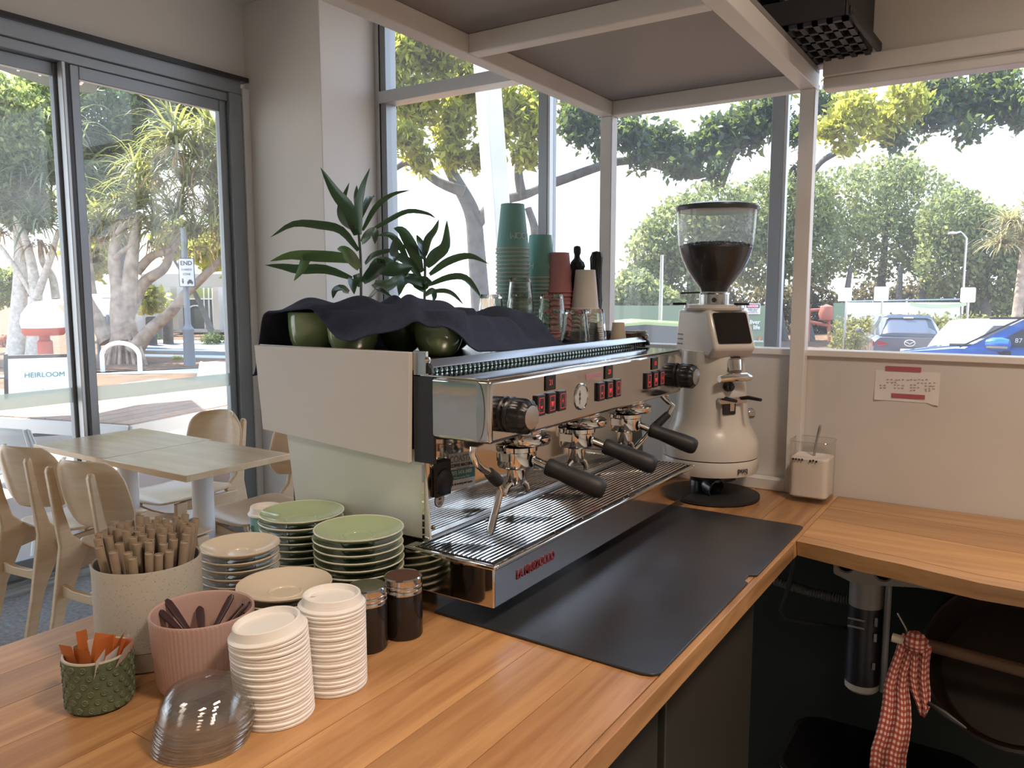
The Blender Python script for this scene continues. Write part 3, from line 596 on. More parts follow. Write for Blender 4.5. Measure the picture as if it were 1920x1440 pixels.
for q in range(230):
    a = rb.uniform(0, 6.283); r = .086*math.sqrt(rb.random()); zz = float(np.interp(r, [0, .06, .086], [hz(457), hz(459), hz(464)]))
    e = rb.uniform(0, 3.14); bb.lathe([(0, -.005), (.0032, -.003), (.004, 0), (.0032, .003), (0, .005)], 7, (gx+r*math.cos(a), gy+r*math.sin(a), zz+.001), (math.cos(e), math.sin(e), rb.uniform(-.4, .4)))
stuff(bb.done('coffee_beans', MW['coffee'], GR))
B().lathe([(.0945, hz(399)), (.0985, hz(398)), (.101, hz(392)), (.0995, hz(389)), (.07, hz(384.5)), (.03, hz(381)), (0, hz(380))], 56, (gx, gy, 0)).done('hopper_lid', mat('hopper_lid', (.05, .065, .07), .25), GR)
# crumpled steel tamper cup on the foot plate
tp = thing('knocked_over_cup', 'small crumpled dark dosing cup lying on the foot of the grinder', 'cup', tuple(G(.02, -.045, ZC+.015)))
B().lathe([(.018, 0), (.022, .006), (.024, .035), (.022, .036), (.020, .008), (0, .006)], 22, tuple(G(.045, -.035, ZC+.037)), (fd[0]*.9+.3, fd[1]*.9, -.25)).done('cup_body', mat('smoky_cup', (.06, .065, .075), .2, .3), tp)
# ================================================================== THINGS ON THE COUNTER
def pot_shape(r0, r1, h, t=.004, foot=.003, cr=.008):
    """outer and inner wall of an open pot, base radius r0, rim radius r1"""
    return [(0, 0), (r0-cr, 0), (r0-cr*.3, cr*.3), (r0, cr), (r1-.0005, h-.003), (r1-t*.4, h), (r1-t, h-.002), (r0-t, t+.004), (r0-t-.006, t+.001), (0, t)]
# flecked straw pot with a bare clay foot
sx_, sy_ = -1.008, .608
p = thing('straw_pot', 'tall cream flecked ceramic pot packed with brown paper straws', 'pot', (sx_, sy_, ZC))
B().lathe([(.0650, .028), (.0705, .030), (.0705, .138), (.0695, .1405), (.0675, .139), (.0665, .03), (0, .028)], 56, (sx_, sy_, ZC)).done('wall', MW['speck'], p)
B().lathe([(0, 0), (.064, 0), (.0675, .003), (.069, .0295), (0, .0295)], 56, (sx_, sy_, ZC)).done('bare_foot', mat('clay_foot', (.40, .33, .27), .85, bump=(300, .15)), p)
rs = random.Random(11); spots = []
for q in range(4000):
    a = rs.uniform(0, 6.283); r = .060*math.sqrt(rs.random())
    x, y = r*math.cos(a), r*math.sin(a)
    if all((x-u)**2+(y-v)**2 > .0118**2 for u, v in spots): spots.append((x, y))
    if len(spots) >= 66: break
sb = B(); sb.lathe([(.0056, 0), (.0056, .150), (.0049, .150), (.0049, .148), (0, .1478)], 14)
s0 = None
for q, (x, y) in enumerate(spots):
    vw = (x*.857-y*.515)/.06; hgt = .005*rs.uniform(-1, 1)-.013*vw*vw*(vw > 0)-.004*vw
    if s0 is None: o = s0 = sb.done('paper_straw', MW['straw_paper'], loc=(0, 0, 0))
    else: o = s0.copy(); COL.objects.link(o)
    lx, ly = x*.69, y*.69
    o.location = (sx_+lx, sy_+ly, ZC+.032); tl = 2.6
    o.rotation_euler = (-y*tl+rs.uniform(-.025, .025), x*tl+rs.uniform(-.025, .025)+.03, 0)
    o.scale = (1, 1, 1+hgt*7)
    tag(o, 'brown paper straw standing among many in the cream flecked pot', 'straw', 'paper straws in the flecked pot')
# ribbed pink cutlery pot
px_, py_ = -.873, .598
pk = thing('cutlery_pot', 'dusty pink ribbed pot holding dark plastic cutlery, behind the front lid stack', 'pot', (px_, py_, ZC))
def ribs(a, i): return 1+(.0065*math.cos(72*a) if 1 < i < 6 else 0)
B().lathe([(0, 0), (.048, 0), (.0565, .004), (.0585, .012), (.0620, .052), (.0642, .094), (.0645, .0985), (.0637, .1), (.0616, .0985), (.060, .094), (.056, .010), (0, .006)], 288, (px_, py_, ZC), rib=ribs).done('ribbed_wall', MW['pink_pot'], pk)
for q, (a, tilt, lean, L_) in enumerate(((2.75, .80, 3.3, .128), (3.0, .84, 3.55, .122), (.30, .78, .9, .124), (-.05, .80, .45, .120), (.55, .72, .62, .122), (1.6, .70, 1.6, .118), (-.5, .90, 2.6, .110))):
    r = .028; bx, by = px_-r*math.cos(lean), py_-r*math.sin(lean)
    d = np.array([math.cos(lean)*math.sin(tilt), math.sin(lean)*math.sin(tilt), math.cos(tilt)])
    b = B(); u, w_ = frame_from(d); base = np.array([bx, by, ZC+.012])
    sec = []
    for t, wd in ((0, .003), (.3, .0035), (.65, .004), (.85, .0055), (.96, .0052), (1, .002)):
        c = base+d*L_*t; sec.append([c+u*wd+w_*.0012, c+w_*.0022, c-u*wd+w_*.0012, c-u*wd-w_*.0008, c, c+u*wd-w_*.0008, c+u*wd+w_*.0012])
    b.grid(sec)
    o = b.done('plastic_spoon', MW['cutlery'], loc=tuple(base))
    tag(o, ['dark plastic spoon lying low across the pink pot', 'second dark plastic spoon beside the low lying one in the pink pot', 'dark spoon handle leaning on the far rim of the pink pot', 'dark spoon handle nearest the white lids in the pink pot', 'dark spoon handle behind its twin at the rim of the pink pot', 'dark spoon handle upright in the middle of the pink pot', 'short dark spoon handle sunk in the pink pot'][q], 'spoon', 'plastic cutlery in the pink pot')
# bobbled green sachet pot
gx_, gy_ = -.936, .493
gp = thing('sachet_pot', 'small dark green pot covered in raised rings, full of sugar sachets', 'pot', (gx_, gy_, ZC))
def open_lathe(*a):
    b = B().lathe(*a); b.f = [q for q in b.f if len(q) == 4]; return b
open_lathe([(0, 0), (.033, 0), (.0372, .003), (.0385, .01), (.0395, .066)], 48, (gx_, gy_, ZC)).done('wall', MW['green_pot'], gp)
open_lathe([(.0395, .066), (.0392, .068), (.037, .068), (.0355, .062), (.034, .006), (0, .005)], 48, (gx_, gy_, ZC)).done('glazed_lip', MW['green_pot_in'], gp)
bo = B()
for row in range(6):
    for k in range(17):
        a = 2*math.pi*(k+.5*(row % 2))/17; zz = .009+row*.0102; r = .0383+.0012*zz/.066
        ax = (math.cos(a), math.sin(a), 0)
        bo.lathe([(.0042, -.0004), (.0038, .0010), (.003, .0014), (.0022, .0008), (.0012, .0012), (0, .0014)], 10, (gx_+r*ax[0], gy_+r*ax[1], ZC+zz), ax)
stuff(bo.done('raised_rings', MW['green_pot'], gp))
sach = [(-.026, -.012, .30, 2.6, 0), (-.018, .008, .38, 2.2, 0), (-.012, -.020, .2, -2.0, 0), (-.008, .0, .2, 1.2, 0), (.000, .012, .30, 1.0, 0), (.006, -.006, .22, .6, 0), (.010, .010, .28, .7, 0), (.014, .018, .30, .9, 0), (.002, -.018, .18, -1.2, 0), (.022, -.002, .32, .1, 1), (.026, .008, .38, .3, 1), (.020, -.014, .26, -.3, 1)]
for q, (x, y, tilt, lean, kind) in enumerate(sach):
    d = np.array([math.cos(lean)*math.sin(tilt), math.sin(lean)*math.sin(tilt), math.cos(tilt)])
    yawd = .6+q*.55 if kind == 0 else -.5+q*.1
    u = np.cross(d, [math.cos(yawd), math.sin(yawd), .1]); u /= np.linalg.norm(u); w_ = np.cross(u, d)
    base = np.array([gx_+x*.8, gy_+y*.8, ZC+.018]); b = B(); L_, Wd = .066+.006*rs.uniform(-1, 1), .0125
    rows_ = []
    for t in np.linspace(0, 1, 7):
        pf_ = .0020*math.sin(math.pi*t)**.5 if 0 < t < 1 else 0
        cr = .003*math.sin(3*t+q)
        c = base+d*L_*t+w_*cr
        rows_.append([c-u*Wd, c-u*Wd*.4+w_*pf_, c+u*Wd*.4+w_*pf_, c+u*Wd, c+u*Wd*.4-w_*pf_, c-u*Wd*.4-w_*pf_, c-u*Wd])
    b.grid(rows_)
    o = b.done('sugar_sachet', MW['sachet_white'] if kind else MW['sachet_orange'], loc=tuple(base))
    if kind: B().bar(base+d*.040-u*.009+w_*.0025, base+d*.040+u*.004+w_*.0025, .004, .0006, w_).done('printed_band', mat('sachet_blue', (.08, .07, .30), .5), o, local=False) if q == 9 else None
    tag(o, 'white and blue sugar sachet in the ringed green pot' if kind else 'orange brown sugar sachet in the ringed green pot', 'sachet', 'white sachets in the green pot' if kind else 'orange sachets in the green pot')
# clear dome lids
dx_, dy_ = -.757, .510
dm = B().lathe([(.0500, 0), (.0530, .0008), (.0530, .0034), (.0495, .0042), (.0490, .0085), (.0510, .0095), (.0510, .0115), (.0490, .0125), (.0478, .022), (.0450, .031), (.039, .0395), (.030, .0445), (.018, .0475), (.0, .0485)], 56); dm.f = [q for q in dm.f if len(q) == 4]
d0 = None
for k in range(8):
    if d0 is None:
        o = d0 = dm.done('dome_cover', CLEAR, loc=(0, 0, 0)); B().tube([(.0526*math.cos(a), .0526*math.sin(a), .0018) for a in np.linspace(0, 2*math.pi, 49)], .0009, 6, False).tube([(.0511*math.cos(a), .0511*math.sin(a), .0105) for a in np.linspace(0, 2*math.pi, 49)], .0005, 6, False).done('rim', DOMERIM, o, local=True)
    else: o = copy_tree(d0)
    o.location = (dx_+.0009*k*(1 if k % 2 else .4), dy_+.0006*k, ZC+.0036*k+.0003)
    o.rotation_euler = (.004*k, -.004*k, k)
    tag(o, ['lowest clear plastic dome lid of the nested stack, resting on the counter', 'uppermost clear plastic dome lid of the nested stack', 'clear plastic dome lid nested within the stack at the counter front'][0 if k == 0 else 1 if k == 7 else 2], 'lid', 'clear dome lids nested on the counter')
# white cup lids
lidp = [(.0435, 0), (.0452, .0008), (.0455, .0032), (.0445, .0044), (.0438, .0046), (.0425, .0052), (.0412, .0060), (.0395, .0115), (.0385, .0158), (.0372, .0166), (.0356, .0160), (.0345, .0110), (.0335, .0092), (.012, .0086), (0, .0086)]
lidb = B().lathe(lidp, 48); lidb.f = [q for q in lidb.f if len(q) == 4]
lidb.lathe([(.0032, .0118), (.0030, .0122), (0, .0123)], 10, (.026, 0, 0))
lidm = lidb.done('cup_cover', MW['lid_white'], loc=(0, 0, 0)); first = True
def lid_stack(cx, cy, n, lean, step, rz, names, tops, grp, tilt=(0, 0), sc=1.0):
    global first
    for k in range(n):
        if first: o = lidm; first = False
        else: o = lidm.copy(); COL.objects.link(o)
        j = .0006*math.sin(k*2.3)
        o.location = (cx+lean[0]*k+j, cy+lean[1]*k-j, ZC+step*k); o.scale = (sc, sc, 1)
        f = max(0, (k-n+5)/4)
        o.rotation_euler = (tilt[0]*f, tilt[1]*f, rz+.1*k)
        tag(o, tops if k == n-1 else names, 'lid', grp)
lid_stack(-.735, .597, 24, (-.0002, -.0001), .0044, 2.6, 'white plastic cup lid within the front stack, next to the clear dome lids', 'topmost white cup lid on the front stack, slightly tilted', 'white lids in the front stack', (.10, .07), 1.03)
lid_stack(-.729, .688, 25, (.0, .0), .0044, 1.2, 'white plastic cup lid within the stack in front of the dark shaker jars', 'topmost white cup lid on the stack before the dark shaker jars', 'white lids in the rear stack', (.02, .0), .95)
# shaker jars
def shaker(x, y, lab, top):
    j = thing('chocolate_shaker', lab, 'shaker', (x, y, ZC))
    B().lathe([(0, 0), (.026, 0), (.0288, .003), (.0288, .064), (.0275, .068), (.0275, .070), (0, .070)], 40, (x, y, ZC)).done('jar', MW['jar_body'], j)
    l = B().lathe([(.0275, .067), (.0292, .068), (.0292, .073), (.0284, .0745), (.0292, .076), (.0292, .080), (.0284, .0815), (.0288, .083), (.0285, .090), (.0265, .092), (.025, .0912)], 44, (x, y, ZC)).done('metal_lid', ST, j)
    B().lathe([(.0255, .0905), (.025, .0915), (.012, .0925), (0, .0928)], 36, (x, y, ZC)).done('sieve_top', top, l)
shaker(-.766, .790, 'dark jar with steel sieve lid, behind the rear lid stack', MW['brushed']); shaker(-.751, .851, 'dark shaker jar with a brown cocoa dusted steel lid', MW['choc'])
# saucers
sauc = [(0, .0025), (.026, .0025), (.027, 0), (.029, 0), (.030, .003), (.050, .0065), (.072, .0125), (.0835, .0175), (.0855, .0195), (.0848, .0208), (.0825, .0202), (.070, .0150), (.050, .0093), (.032, .0066), (.030, .0076), (.0285, .0072), (.027, .0055), (0, .0055)]
def saucer_proto(m, rim):
    b = B().lathe([q for q in sauc[:8]], 48).lathe(sauc[10:], 48); b.f = [q for q in b.f if len(q) == 4]
    o = b.done('saucer', m, loc=(0, 0, 0))
    r = B().lathe(sauc[7:11], 48); r.f = [q for q in r.f if len(q) == 4]; r.done('rim', rim, o, local=True)
    return o
sg = saucer_proto(MW['green_glaze'], MW['glaze_rim']); sc2 = saucer_proto(MW['cream_glaze'], MW['cream_glaze'])
used = set()
def saucers(proto, cx, cy, n, step, s, lab, top, grp, jit=.002, z0=0.):
    for k in range(n):
        if proto.name in used: o = copy_tree(proto)
        else: o = proto; used.add(proto.name)
        o.location = (cx+rs.uniform(-jit, jit), cy+rs.uniform(-jit, jit), ZC+z0+step*k); o.scale = (s, s, 1); o.rotation_euler = (0, 0, k)
        tag(o, top if k == n-1 else lab, 'saucer', grp)
saucers(sg, -.861, .873, 11, .0120, .83, 'green saucer with pale rim within the nearer green stack', 'top green saucer of the nearer stack, beside the machine drip tray', 'nearer stack of green saucers', .0015)
saucers(sg, -1.009, .889, 11, .0120, .83, 'green saucer within the rear stack, below the pale side panel', 'top green saucer of the rear stack with a bright window glint', 'rear stack of green saucers', .001)
saucers(sc2, -1.003, .758, 9, .0124, .70, 'cream saucer within the stack behind the straw pot', 'top cream saucer of the stack behind the straw pot', 'cream saucers behind the straw pot', .001)
saucers(sc2, -.872, .733, 7, .0119, .79, 'cream saucer under the top one, behind the white lid stacks', 'wide cream saucer topping the low stack behind the white lids', 'cream saucers behind the lids', .001)
# take-away cup behind the saucers
c_ = onz(497, 945, ZC+.125); CS = 1.2
tk = thing('takeaway_cup', 'teal take-away cup with white lid, half hidden behind the rear green saucers', 'cup', (c_[0], c_[1], ZC))
B().lathe([(0, 0), (.021, 0), (.029, .108), (.028, .109), (0, .108)], 36, (c_[0], c_[1], ZC)).done('paper_body', MW['teal_paper'], tk)
B().lathe([(r*.68, zz+.106) for r, zz in lidp], 40, (c_[0], c_[1], ZC)).done('lid', MW['lid_white'], tk)
text('lettering', 'HL', .016, (c_[0]-.004, c_[1]-.0285, ZC+.085), (1, -.1, 0), (0, 0, 1), MW['text_dark'], tk)
text('lid_print', 'A.L', .008, (c_[0]+.004, c_[1], ZC+.1155), (1, .3, 0), (-.3, 1, 0), MW['text_dark'], tk)
# ================================================================== ON TOP OF THE MACHINE
ZD = ZC+.392
mugp = [(0, 0), (.022, 0), (.026, .002), (.036, .012), (.043, .030), (.0465, .055), (.0475, .085), (.0465, .087), (.0450, .085), (.0435, .055), (.039, .028), (.030, .010), (0, .007)]
def mug(x, y, lab, ha, s=1.):
    o = thing('coffee_mug', lab, 'mug', (x, y, ZD), group='green mugs under the towel')
    B().lathe([(r*s, zz*s*.93) for r, zz in mugp], 44, (x, y, ZD)).done('bowl', MW['mug_green'], o)
    d = np.array([math.cos(ha), math.sin(ha), 0]); c = np.array([x, y, ZD])
    B().tube([c+d*(.046*s)+np.array([0, 0, .07*s]), c+d*.062*s+np.array([0, 0, .072*s]), c+d*.070*s+np.array([0, 0, .055*s]), c+d*.062*s+np.array([0, 0, .036*s]), c+d*.043*s+np.array([0, 0, .032*s])], [.005, .005, .0048, .0045, .005], 10).done('handle', MW['mug_green'], o)
mug(-1.122, 1.032, 'green mug closest to the back edge of the machine, under the towel', 2.2); mug(-1.020, 1.032, 'green mug in the middle, half covered by the towel fold', 2.0); mug(-.905, 1.135, 'green mug in deep shade under the towel, near the cup rail', 2.5); mug(-1.05, 1.20, 'green mug wholly buried under the towel', 2.8); mug(-1.01, 1.31, 'green mug hidden behind the shaded one under the towel', 2.8)
# navy towel: draped sheet following the mugs, hanging over the back edge
NU, NV = 120, 84; MUGXY = ((-1.122, 1.032), (-1.02, 1.032), (-.905, 1.135), (-1.05, 1.20), (-1.01, 1.31))
def towel_z(x, y):
    top = lerp_pts([.96, 1.02, 1.12, 1.20, 1.27, 1.36, 1.44, 1.475, 1.505, 1.53], [.487, .494, .494, .484, .468, .474, .470, .462, .438, .399], y)
    # mug tops push it up, it sags between them
    bump = 0
    for mx, my in ((-1.122, 1.03), (-1.02, 1.03), (-.905, 1.135), (-1.05, 1.20), (-1.01, 1.31), (-.95, 1.41)):
        bump = max(bump, math.exp(-(((x-mx)**2+(y-my)**2)/.055**2)**2))
    zz = top-.014*(1-bump)
    # near edge: arch over the first mug, dipping in front of the second
    zn = lerp_pts([-1.26, -1.2, -1.15, -1.10, -1.065, -1.03, -1.0, -.96, -.92, -.88, -.83], [.44, .462, .486, .484, .480, .458, .438, .428, .424, .420, .41], x)
    t = smoothstep(1.045, .965, y); zz = zz*(1-t)+min(zz, zn)*t
    # front edge
    zf = lerp_pts([.96, 1.03, 1.06, 1.09, 1.11, 1.135, 1.16, 1.30, 1.4, 1.65], [.428, .426, .440, .446, .430, .408, .3965, .395, .395, .395], y)
    xf = lerp_pts([.96, 1.1, 1.25, 1.45, 1.65], [-.90, -.84, -.835, -.845, -.90], y)
    t = smoothstep(xf-lerp_pts([1.1, 1.25], [.095, .055], y), xf+.02, x); zz = zz*(1-t)+min(zz, zf)*t
    # back edge hangs down
    t = smoothstep(-1.185, -1.222, x); zb_ = .335+.02*math.sin(y*14); zz = zz*(1-t)+zb_*t
    # folds
    zz += (.0045*math.sin(38*(y-.5*x)+2*math.sin(9*x))+.003*math.sin(61*(y+.8*x)))*smoothstep(.400, .43, zz)
    rd = abs((y-1.10)-(x+.95)*-.75); zz += .012*math.exp(-(rd/.016)**2)*smoothstep(-1.12, -1.0, x)*smoothstep(-.84, -.92, x)
    rd = abs((y-1.33)-(x+.95)*.45); zz -= .014*math.exp(-(rd/.02)**2)*smoothstep(-1.1, -.98, x)*smoothstep(.40, .43, zz)
    for mx, my in MUGXY: zz = max(zz, .4745-max(0, math.hypot(x-mx, y-my)-.050)*5)
    return max(zz, .3955) if x > -1.19 else zz
P_ = []
for i in range(NU):
    y = .968+(1.60-.968)*i/(NU-1); row = []
    xf = lerp_pts([.968, 1.03, 1.12, 1.22, 1.30, 1.40, 1.52, 1.60, 1.66], [-.96, -.905, -.836, -.826, -.818, -.815, -.812, -.812, -.815], y)
    xbk = lerp_pts([.968, 1.2, 1.40, 1.45, 1.50, 1.60], [-1.226, -1.226, -1.224, -1.0, -.945, -.92], y)
    for j in range(NV):
        x = xbk+(xf-xbk)*j/(NV-1); yy_ = y
        row.append((x, yy_, ZC+towel_z(x, y)+.001))
    P_.append(row)
tw = B().grid(P_).done('towel', MW['towel'], loc=(-1.0, 1.3, ZD), smooth=3.2, solid=.004, sub=1)
tag(tw, 'dark navy towel thrown over the mugs on top of the coffee machine', 'towel')
lc = onx(845, 571, -1.0)
tgo = B().prism([(-.016, -.010), (.006, -.014), (.018, -.002), (.012, .010), (-.012, .012)], (-.985, 1.215, ZC+towel_z(-.985, 1.215)+.007), (.5, .85, -.06), (-.75, .45, .5), (0, 0, .0012)).done('towel_label', mat('towel_label', (.52, .38, .25), .8), tw)
# paper cup stacks, upside down
def cup_stack(x, y, n, r, h, step, m, lab, grp, low=None, z0=None, lett=None, rim=None, topl=None):
    z0 = z0 if z0 is not None else ZD
    pr = B().lathe([(r, 0), (r+.0016, .0012), (r+.0016, .0036), (r-.0006, .0046)], 36); pr.f = [q for q in pr.f if len(q) == 4]
    bo = B().lathe([(r-.0006, .0046), (r*.72, h-.004), (r*.72, h-.001), (r*.69, h), (r*.66, h-.001), (r*.64, h-.006), (0, h-.006)], 36); bo.f = [q for q in bo.f if len(q) == 4]
    b0 = None
    for k in range(n):
        if b0 is None:
            o = b0 = bo.done('paper_cup', m, loc=(0, 0, 0)); pr.done('rolled_rim', rim or MW['cup_rim'], o, local=True)
        else: o = copy_tree(b0)
        o.location = (x+rs.uniform(-.0008, .0008), y+rs.uniform(-.0008, .0008), z0+step*k); o.rotation_euler = (0, 0, k*.4)
        tag(o, topl if k == n-1 and topl else lab, 'cup', grp)
    if lett:
        zz = z0+step*(n-1)+h*.30; view = math.atan2(-y, -x)
        for s, off in lett:
            for q, ch in enumerate(s):
                a = view+off-q*.39   # upside-down word runs the other way round the wall
                rad = r*(1-.28*.32)+.0006; nx, ny = math.cos(a), math.sin(a)
                letter(ch, o, x, y, zz, nx, ny, rad)
CUPINK = mat('cup_print', (.52, .72, .68), .6)
def letter(ch, o, x, y, zz, nx, ny, rad):
    t = text('lettering', ch, .022, (x+nx*rad, y+ny*rad, zz), (ny, -nx, 0), (nx*.11, ny*.11, -1), CUPINK, None, .0002)
    t.parent = o; t.matrix_parent_inverse = (Matrix.Translation(o.location) @ o.rotation_euler.to_matrix().to_4x4()).inverted()
cup_stack(-1.045, 1.600, 24, .0395, .108, .0096, MW['teal_paper'], 'teal paper cup, upside down within the tallest cup stack', 'tallest stack of teal cups', lett=(('HEIRLOOM', 2.75),), topl='topmost teal paper cup of the tallest upside-down stack')
cup_stack(-1.03, 1.705, 17, .0395, .108, .0096, MW['teal_paper'], 'teal paper cup, upside down within the shorter teal stack', 'shorter stack of teal cups', lett=(('HEIRLOOM', -.65), ('HEIRLOOM', 3.45)), topl='topmost teal paper cup of the shorter stack, beside the tall one')
cup_stack(-.985, 1.72, 13, .036, .100, .0098, MW['pink_paper'], 'dusty pink paper cup within the stack behind the teal ones', 'stack of pink cups', rim=MW['pink_paper'], topl='topmost dusty pink paper cup behind the teal stacks')
cup_stack(-.918, 1.735, 9, .0345, .098, .0068, MW['white_paper'], 'white paper cup within the stack behind the upturned glasses', 'stack of white cups', rim=MW['white_paper'], z0=ZD+.022, topl='topmost white paper cup behind the two front glasses')
tag(B().lathe([(0, 0), (.046, 0), (.047, .002), (.047, .020), (.045, .022), (0, .022)], 36, (-.918, 1.735, ZD)).done('cardboard_riser', MW['white_paper'], loc=(-.918, 1.735, ZD)), 'flat white tub under the white paper cups', 'tub')
q_ = (-.832, 1.745); cup_stack(q_[0]+.0, q_[1], 1, .0205, .046, .01, MW['cream_paper'], 'single cream sample cup standing upside down at the machine end', 'single cup', rim=MW['cream_paper'])
for k in range(7):
    o = lidm.copy(); COL.objects.link(o); o.location = (q_[0]-.030, q_[1]-.048, ZD+.0055*k); o.scale = (.40, .40, .75); o.rotation_euler = (0, 0, k)
    tag(o, 'small white sample cup lid in the short stack beside the cream cup', 'lid', 'small lids on the machine')
bx_ = (-.842, 1.795); tb = thing('tea_bag_box', 'small dark wooden box at the far end of the machine top', 'box', (bx_[0], bx_[1], ZD))
B().box(bx_[0]-.03, bx_[0]+.03, bx_[1]-.02, bx_[1]+.02, ZD, ZD+.014).done('box_body', WD_DARK, tb, bev=.001)
B().box(bx_[0]-.031, bx_[0]+.031, bx_[1]-.021, bx_[1]+.021, ZD+.014, ZD+.019).done('box_lid', WD_DARK, tb, bev=.001)
# upturned glass tumblers, faceted below
def tumbler_mesh(r, h):
    def fac(a, i): return 1+(.014*math.cos(10*a) if i in (2, 3, 4, 9, 10) else 0)
    b = B().lathe([(r-.002, 0), (r, .001), (r*.985, h*.30), (r*.93, h*.36), (r*.78, h*.96), (r*.74, h), (0, h), ], 60, rib=fac)
    b.lathe([(r-.0022, 0), (r*.955, h*.30), (r*.88, h*.40), (r*.72, h*.88), (0, h*.88)], 60)
    b.f = [q for q in b.f if len(q) == 4]
    n = 60; k0 = 0; k1 = 7*60
    b.f += [(k1+(j+1) % n, k1+j, k0+j, k0+(j+1) % n) for j in range(n)]
    return b
tb0 = tumbler_mesh(.033, .080).done('glass_tumbler', TUMBLER, loc=(0, 0, 0), smooth=.5); tfirst = True
def tum(x, y, zz, lab, s=1.0, hs=1.0):
    global tfirst
    if tfirst: o = tb0; tfirst = False
    else: o = tb0.copy(); COL.objects.link(o)
    o.location = (x, y, zz); o.scale = (s, s, hs); o.rotation_euler = (0, 0, x*50); tag(o, lab, 'glass', 'upturned glasses on the coffee machine')
tum(-.848, 1.555, ZD, 'upturned glass tumbler before the white cups, next to the towel tip'); tum(-.852, 1.650, ZD, 'upturned glass tumbler closest to the far end of the machine')
tum(-.922, 1.577, ZD, 'upturned glass, lower one of the pair at the towel fold', 1.04, 1.0); tum(-.922, 1.577, ZD+.034, 'upturned glass, upper one of the pair at the towel fold', 1.02, 1.0)
tum(-.985, 1.540, ZD, 'upturned glass under the tallest pair, behind the towel', 1.0); tum(-.985, 1.540, ZD+.034, 'middle glass of the tallest glass pile', .98); tum(-.985, 1.540, ZD+.072, 'highest upturned glass, before the teal cups', .96)
tum(-1.035, 1.492, ZD, 'upturned ribbed glass at the back, hidden lower half', 1.0); tum(-1.035, 1.492, ZD+.034, 'upturned ribbed glass nearest the potted plants', .98)
# dark carved ornaments standing behind the white cups
def ornament(px, y0p, y1p, w, d, lab, prof):
    c0 = at(px, y1p, d); h = (y1p-y0p)/F*d; k = w/F*d
    o = thing('carved_ornament', lab, 'ornament', (c0[0], c0[1], ZD)); zb0 = c0[2]
    rr_ = random.Random(int(px))
    def kn(a, i): return 1+.10*math.sin(7*a+i*1.7)+.06*math.sin(13*a+i)
    B().lathe([(k*.5, ZD-ZD)]+[(k*r, zb0-ZD+h*t) for r, t in prof], 28, (c0[0], c0[1], ZD), rib=kn).done('carving', MW['black_soft'], o, smooth=.3)
ornament(1082, 461, 505, 27, 1.98, 'black knobbly figurine with a round head, behind the white cups', [(.5, 0), (.52, .12), (.42, .30), (.22, .45), (.17, .58), (.24, .70), (.25, .85), (.2, .96), (0, 1)])
ornament(1117, 472, 600, 21, 1.99, 'tall black carved stick next to the white post', [(.45, 0), (.42, .1), (.5, .3), (.46, .6), (.52, .9), (.4, .98), (0, 1)])
# ================================================================== AROUND THE BENCH
sg_ = thing('sugar_canister', 'clear square canister of white sugar with a spoon standing in it', 'canister', (-.420, 2.0, ZC))
wq = .094
w0 = B(); rows_ = []
for hh, s in ((.002, .98), (.006, 1), (.146, 1.0), (.150, 1.02)):
    rows_.append([(-.420+q[0]*s, 2.0+q[1]*s, ZC+hh) for q in rrect(wq, wq, .016, 6)]); rows_[-1].append(rows_[-1][0])
w0.grid(rows_).done('clear_wall', CANISTER, sg_); B().tube([(-.420+q[0]*1.02, 2.0+q[1]*1.02, ZC+.150) for q in rrect(wq, wq, .016, 6)+[rrect(wq, wq, .016, 6)[0]]], .0014, 6, False).done('clear_lip', DOMERIM, sg_)
B().prism(rrect(wq-.006, wq-.006, .014, 6), (-.420, 2.0, ZC+.012), (1, 0, 0), (0, 1, 0), (0, 0, .098)).done('sugar_fill', MW['sugar'], sg_, bev=.004)
B().prism(rrect(wq, wq, .016, 6), (-.420, 2.0, ZC+.0005), (1, 0, 0), (0, 1, 0), (0, 0, .008)).done('thick_base', CLEAR, sg_)
cd = B()
for k in range(7): cd.lathe([(0, -.003), (.003, 0), (0, .003)], 6, (-.455+k*.007+(.012 if k > 3 else 0), 1.953, ZC+.106+.001*math.sin(k*3)), (0, 1, 0))
cd.done('brown_crust', MW['coffee'], sg_)
sp_ = B().tube([(-.418, 1.995, ZC+.085), (-.414, 2.003, ZC+.14), (-.408, 2.010, ZC+.178), (-.407, 2.012, ZC+.186)], [.004, .003, .0042, .003], 10).done('spoon', MW['brushed'], loc=(-.418, 1.995, ZC+.085)); tag(sp_, 'steel spoon standing in the sugar canister', 'spoon')
# taped note on the low wall
def N_(x, y): q = ony(x, y, YW); return q[0], q[2]
a, b = N_(1640, 694), N_(1762, 752)
nt_ = thing('handwritten_note', 'curling paper note held by two strips of red tape on the low wall', 'note', ((a[0]+b[0])/2, YW, b[1]))
g = []
x0n, z1n = N_(1642, 693); x1n, z0n = N_(1760, 757)
for i in range(9):
    t = i/8; row = []
    for j in range(13):
        u = j/12; lift = .0008+.012*max(0, (abs(u-.5)-.3))*max(0, t-.6)*3
        row.append((x0n+(x1n-x0n)*u, YW-lift, z1n+(z0n-z1n)*t-.004*(u > .9)*t))
    g.append(row)
B().grid(g).done('sheet', MW['paper'], nt_)
for (p0, p1) in (((1661, 686), (1727, 698)), ((1672, 737), (1734, 749))):
    c0, c1 = N_(*p0), N_(*p1); B().box(c0[0], c1[0], YW-.0022, YW-.0012, c1[1], c0[1]).done('red_tape', MW['tape_red'], nt_, smooth=0)
sc = B(); r2 = random.Random(4)
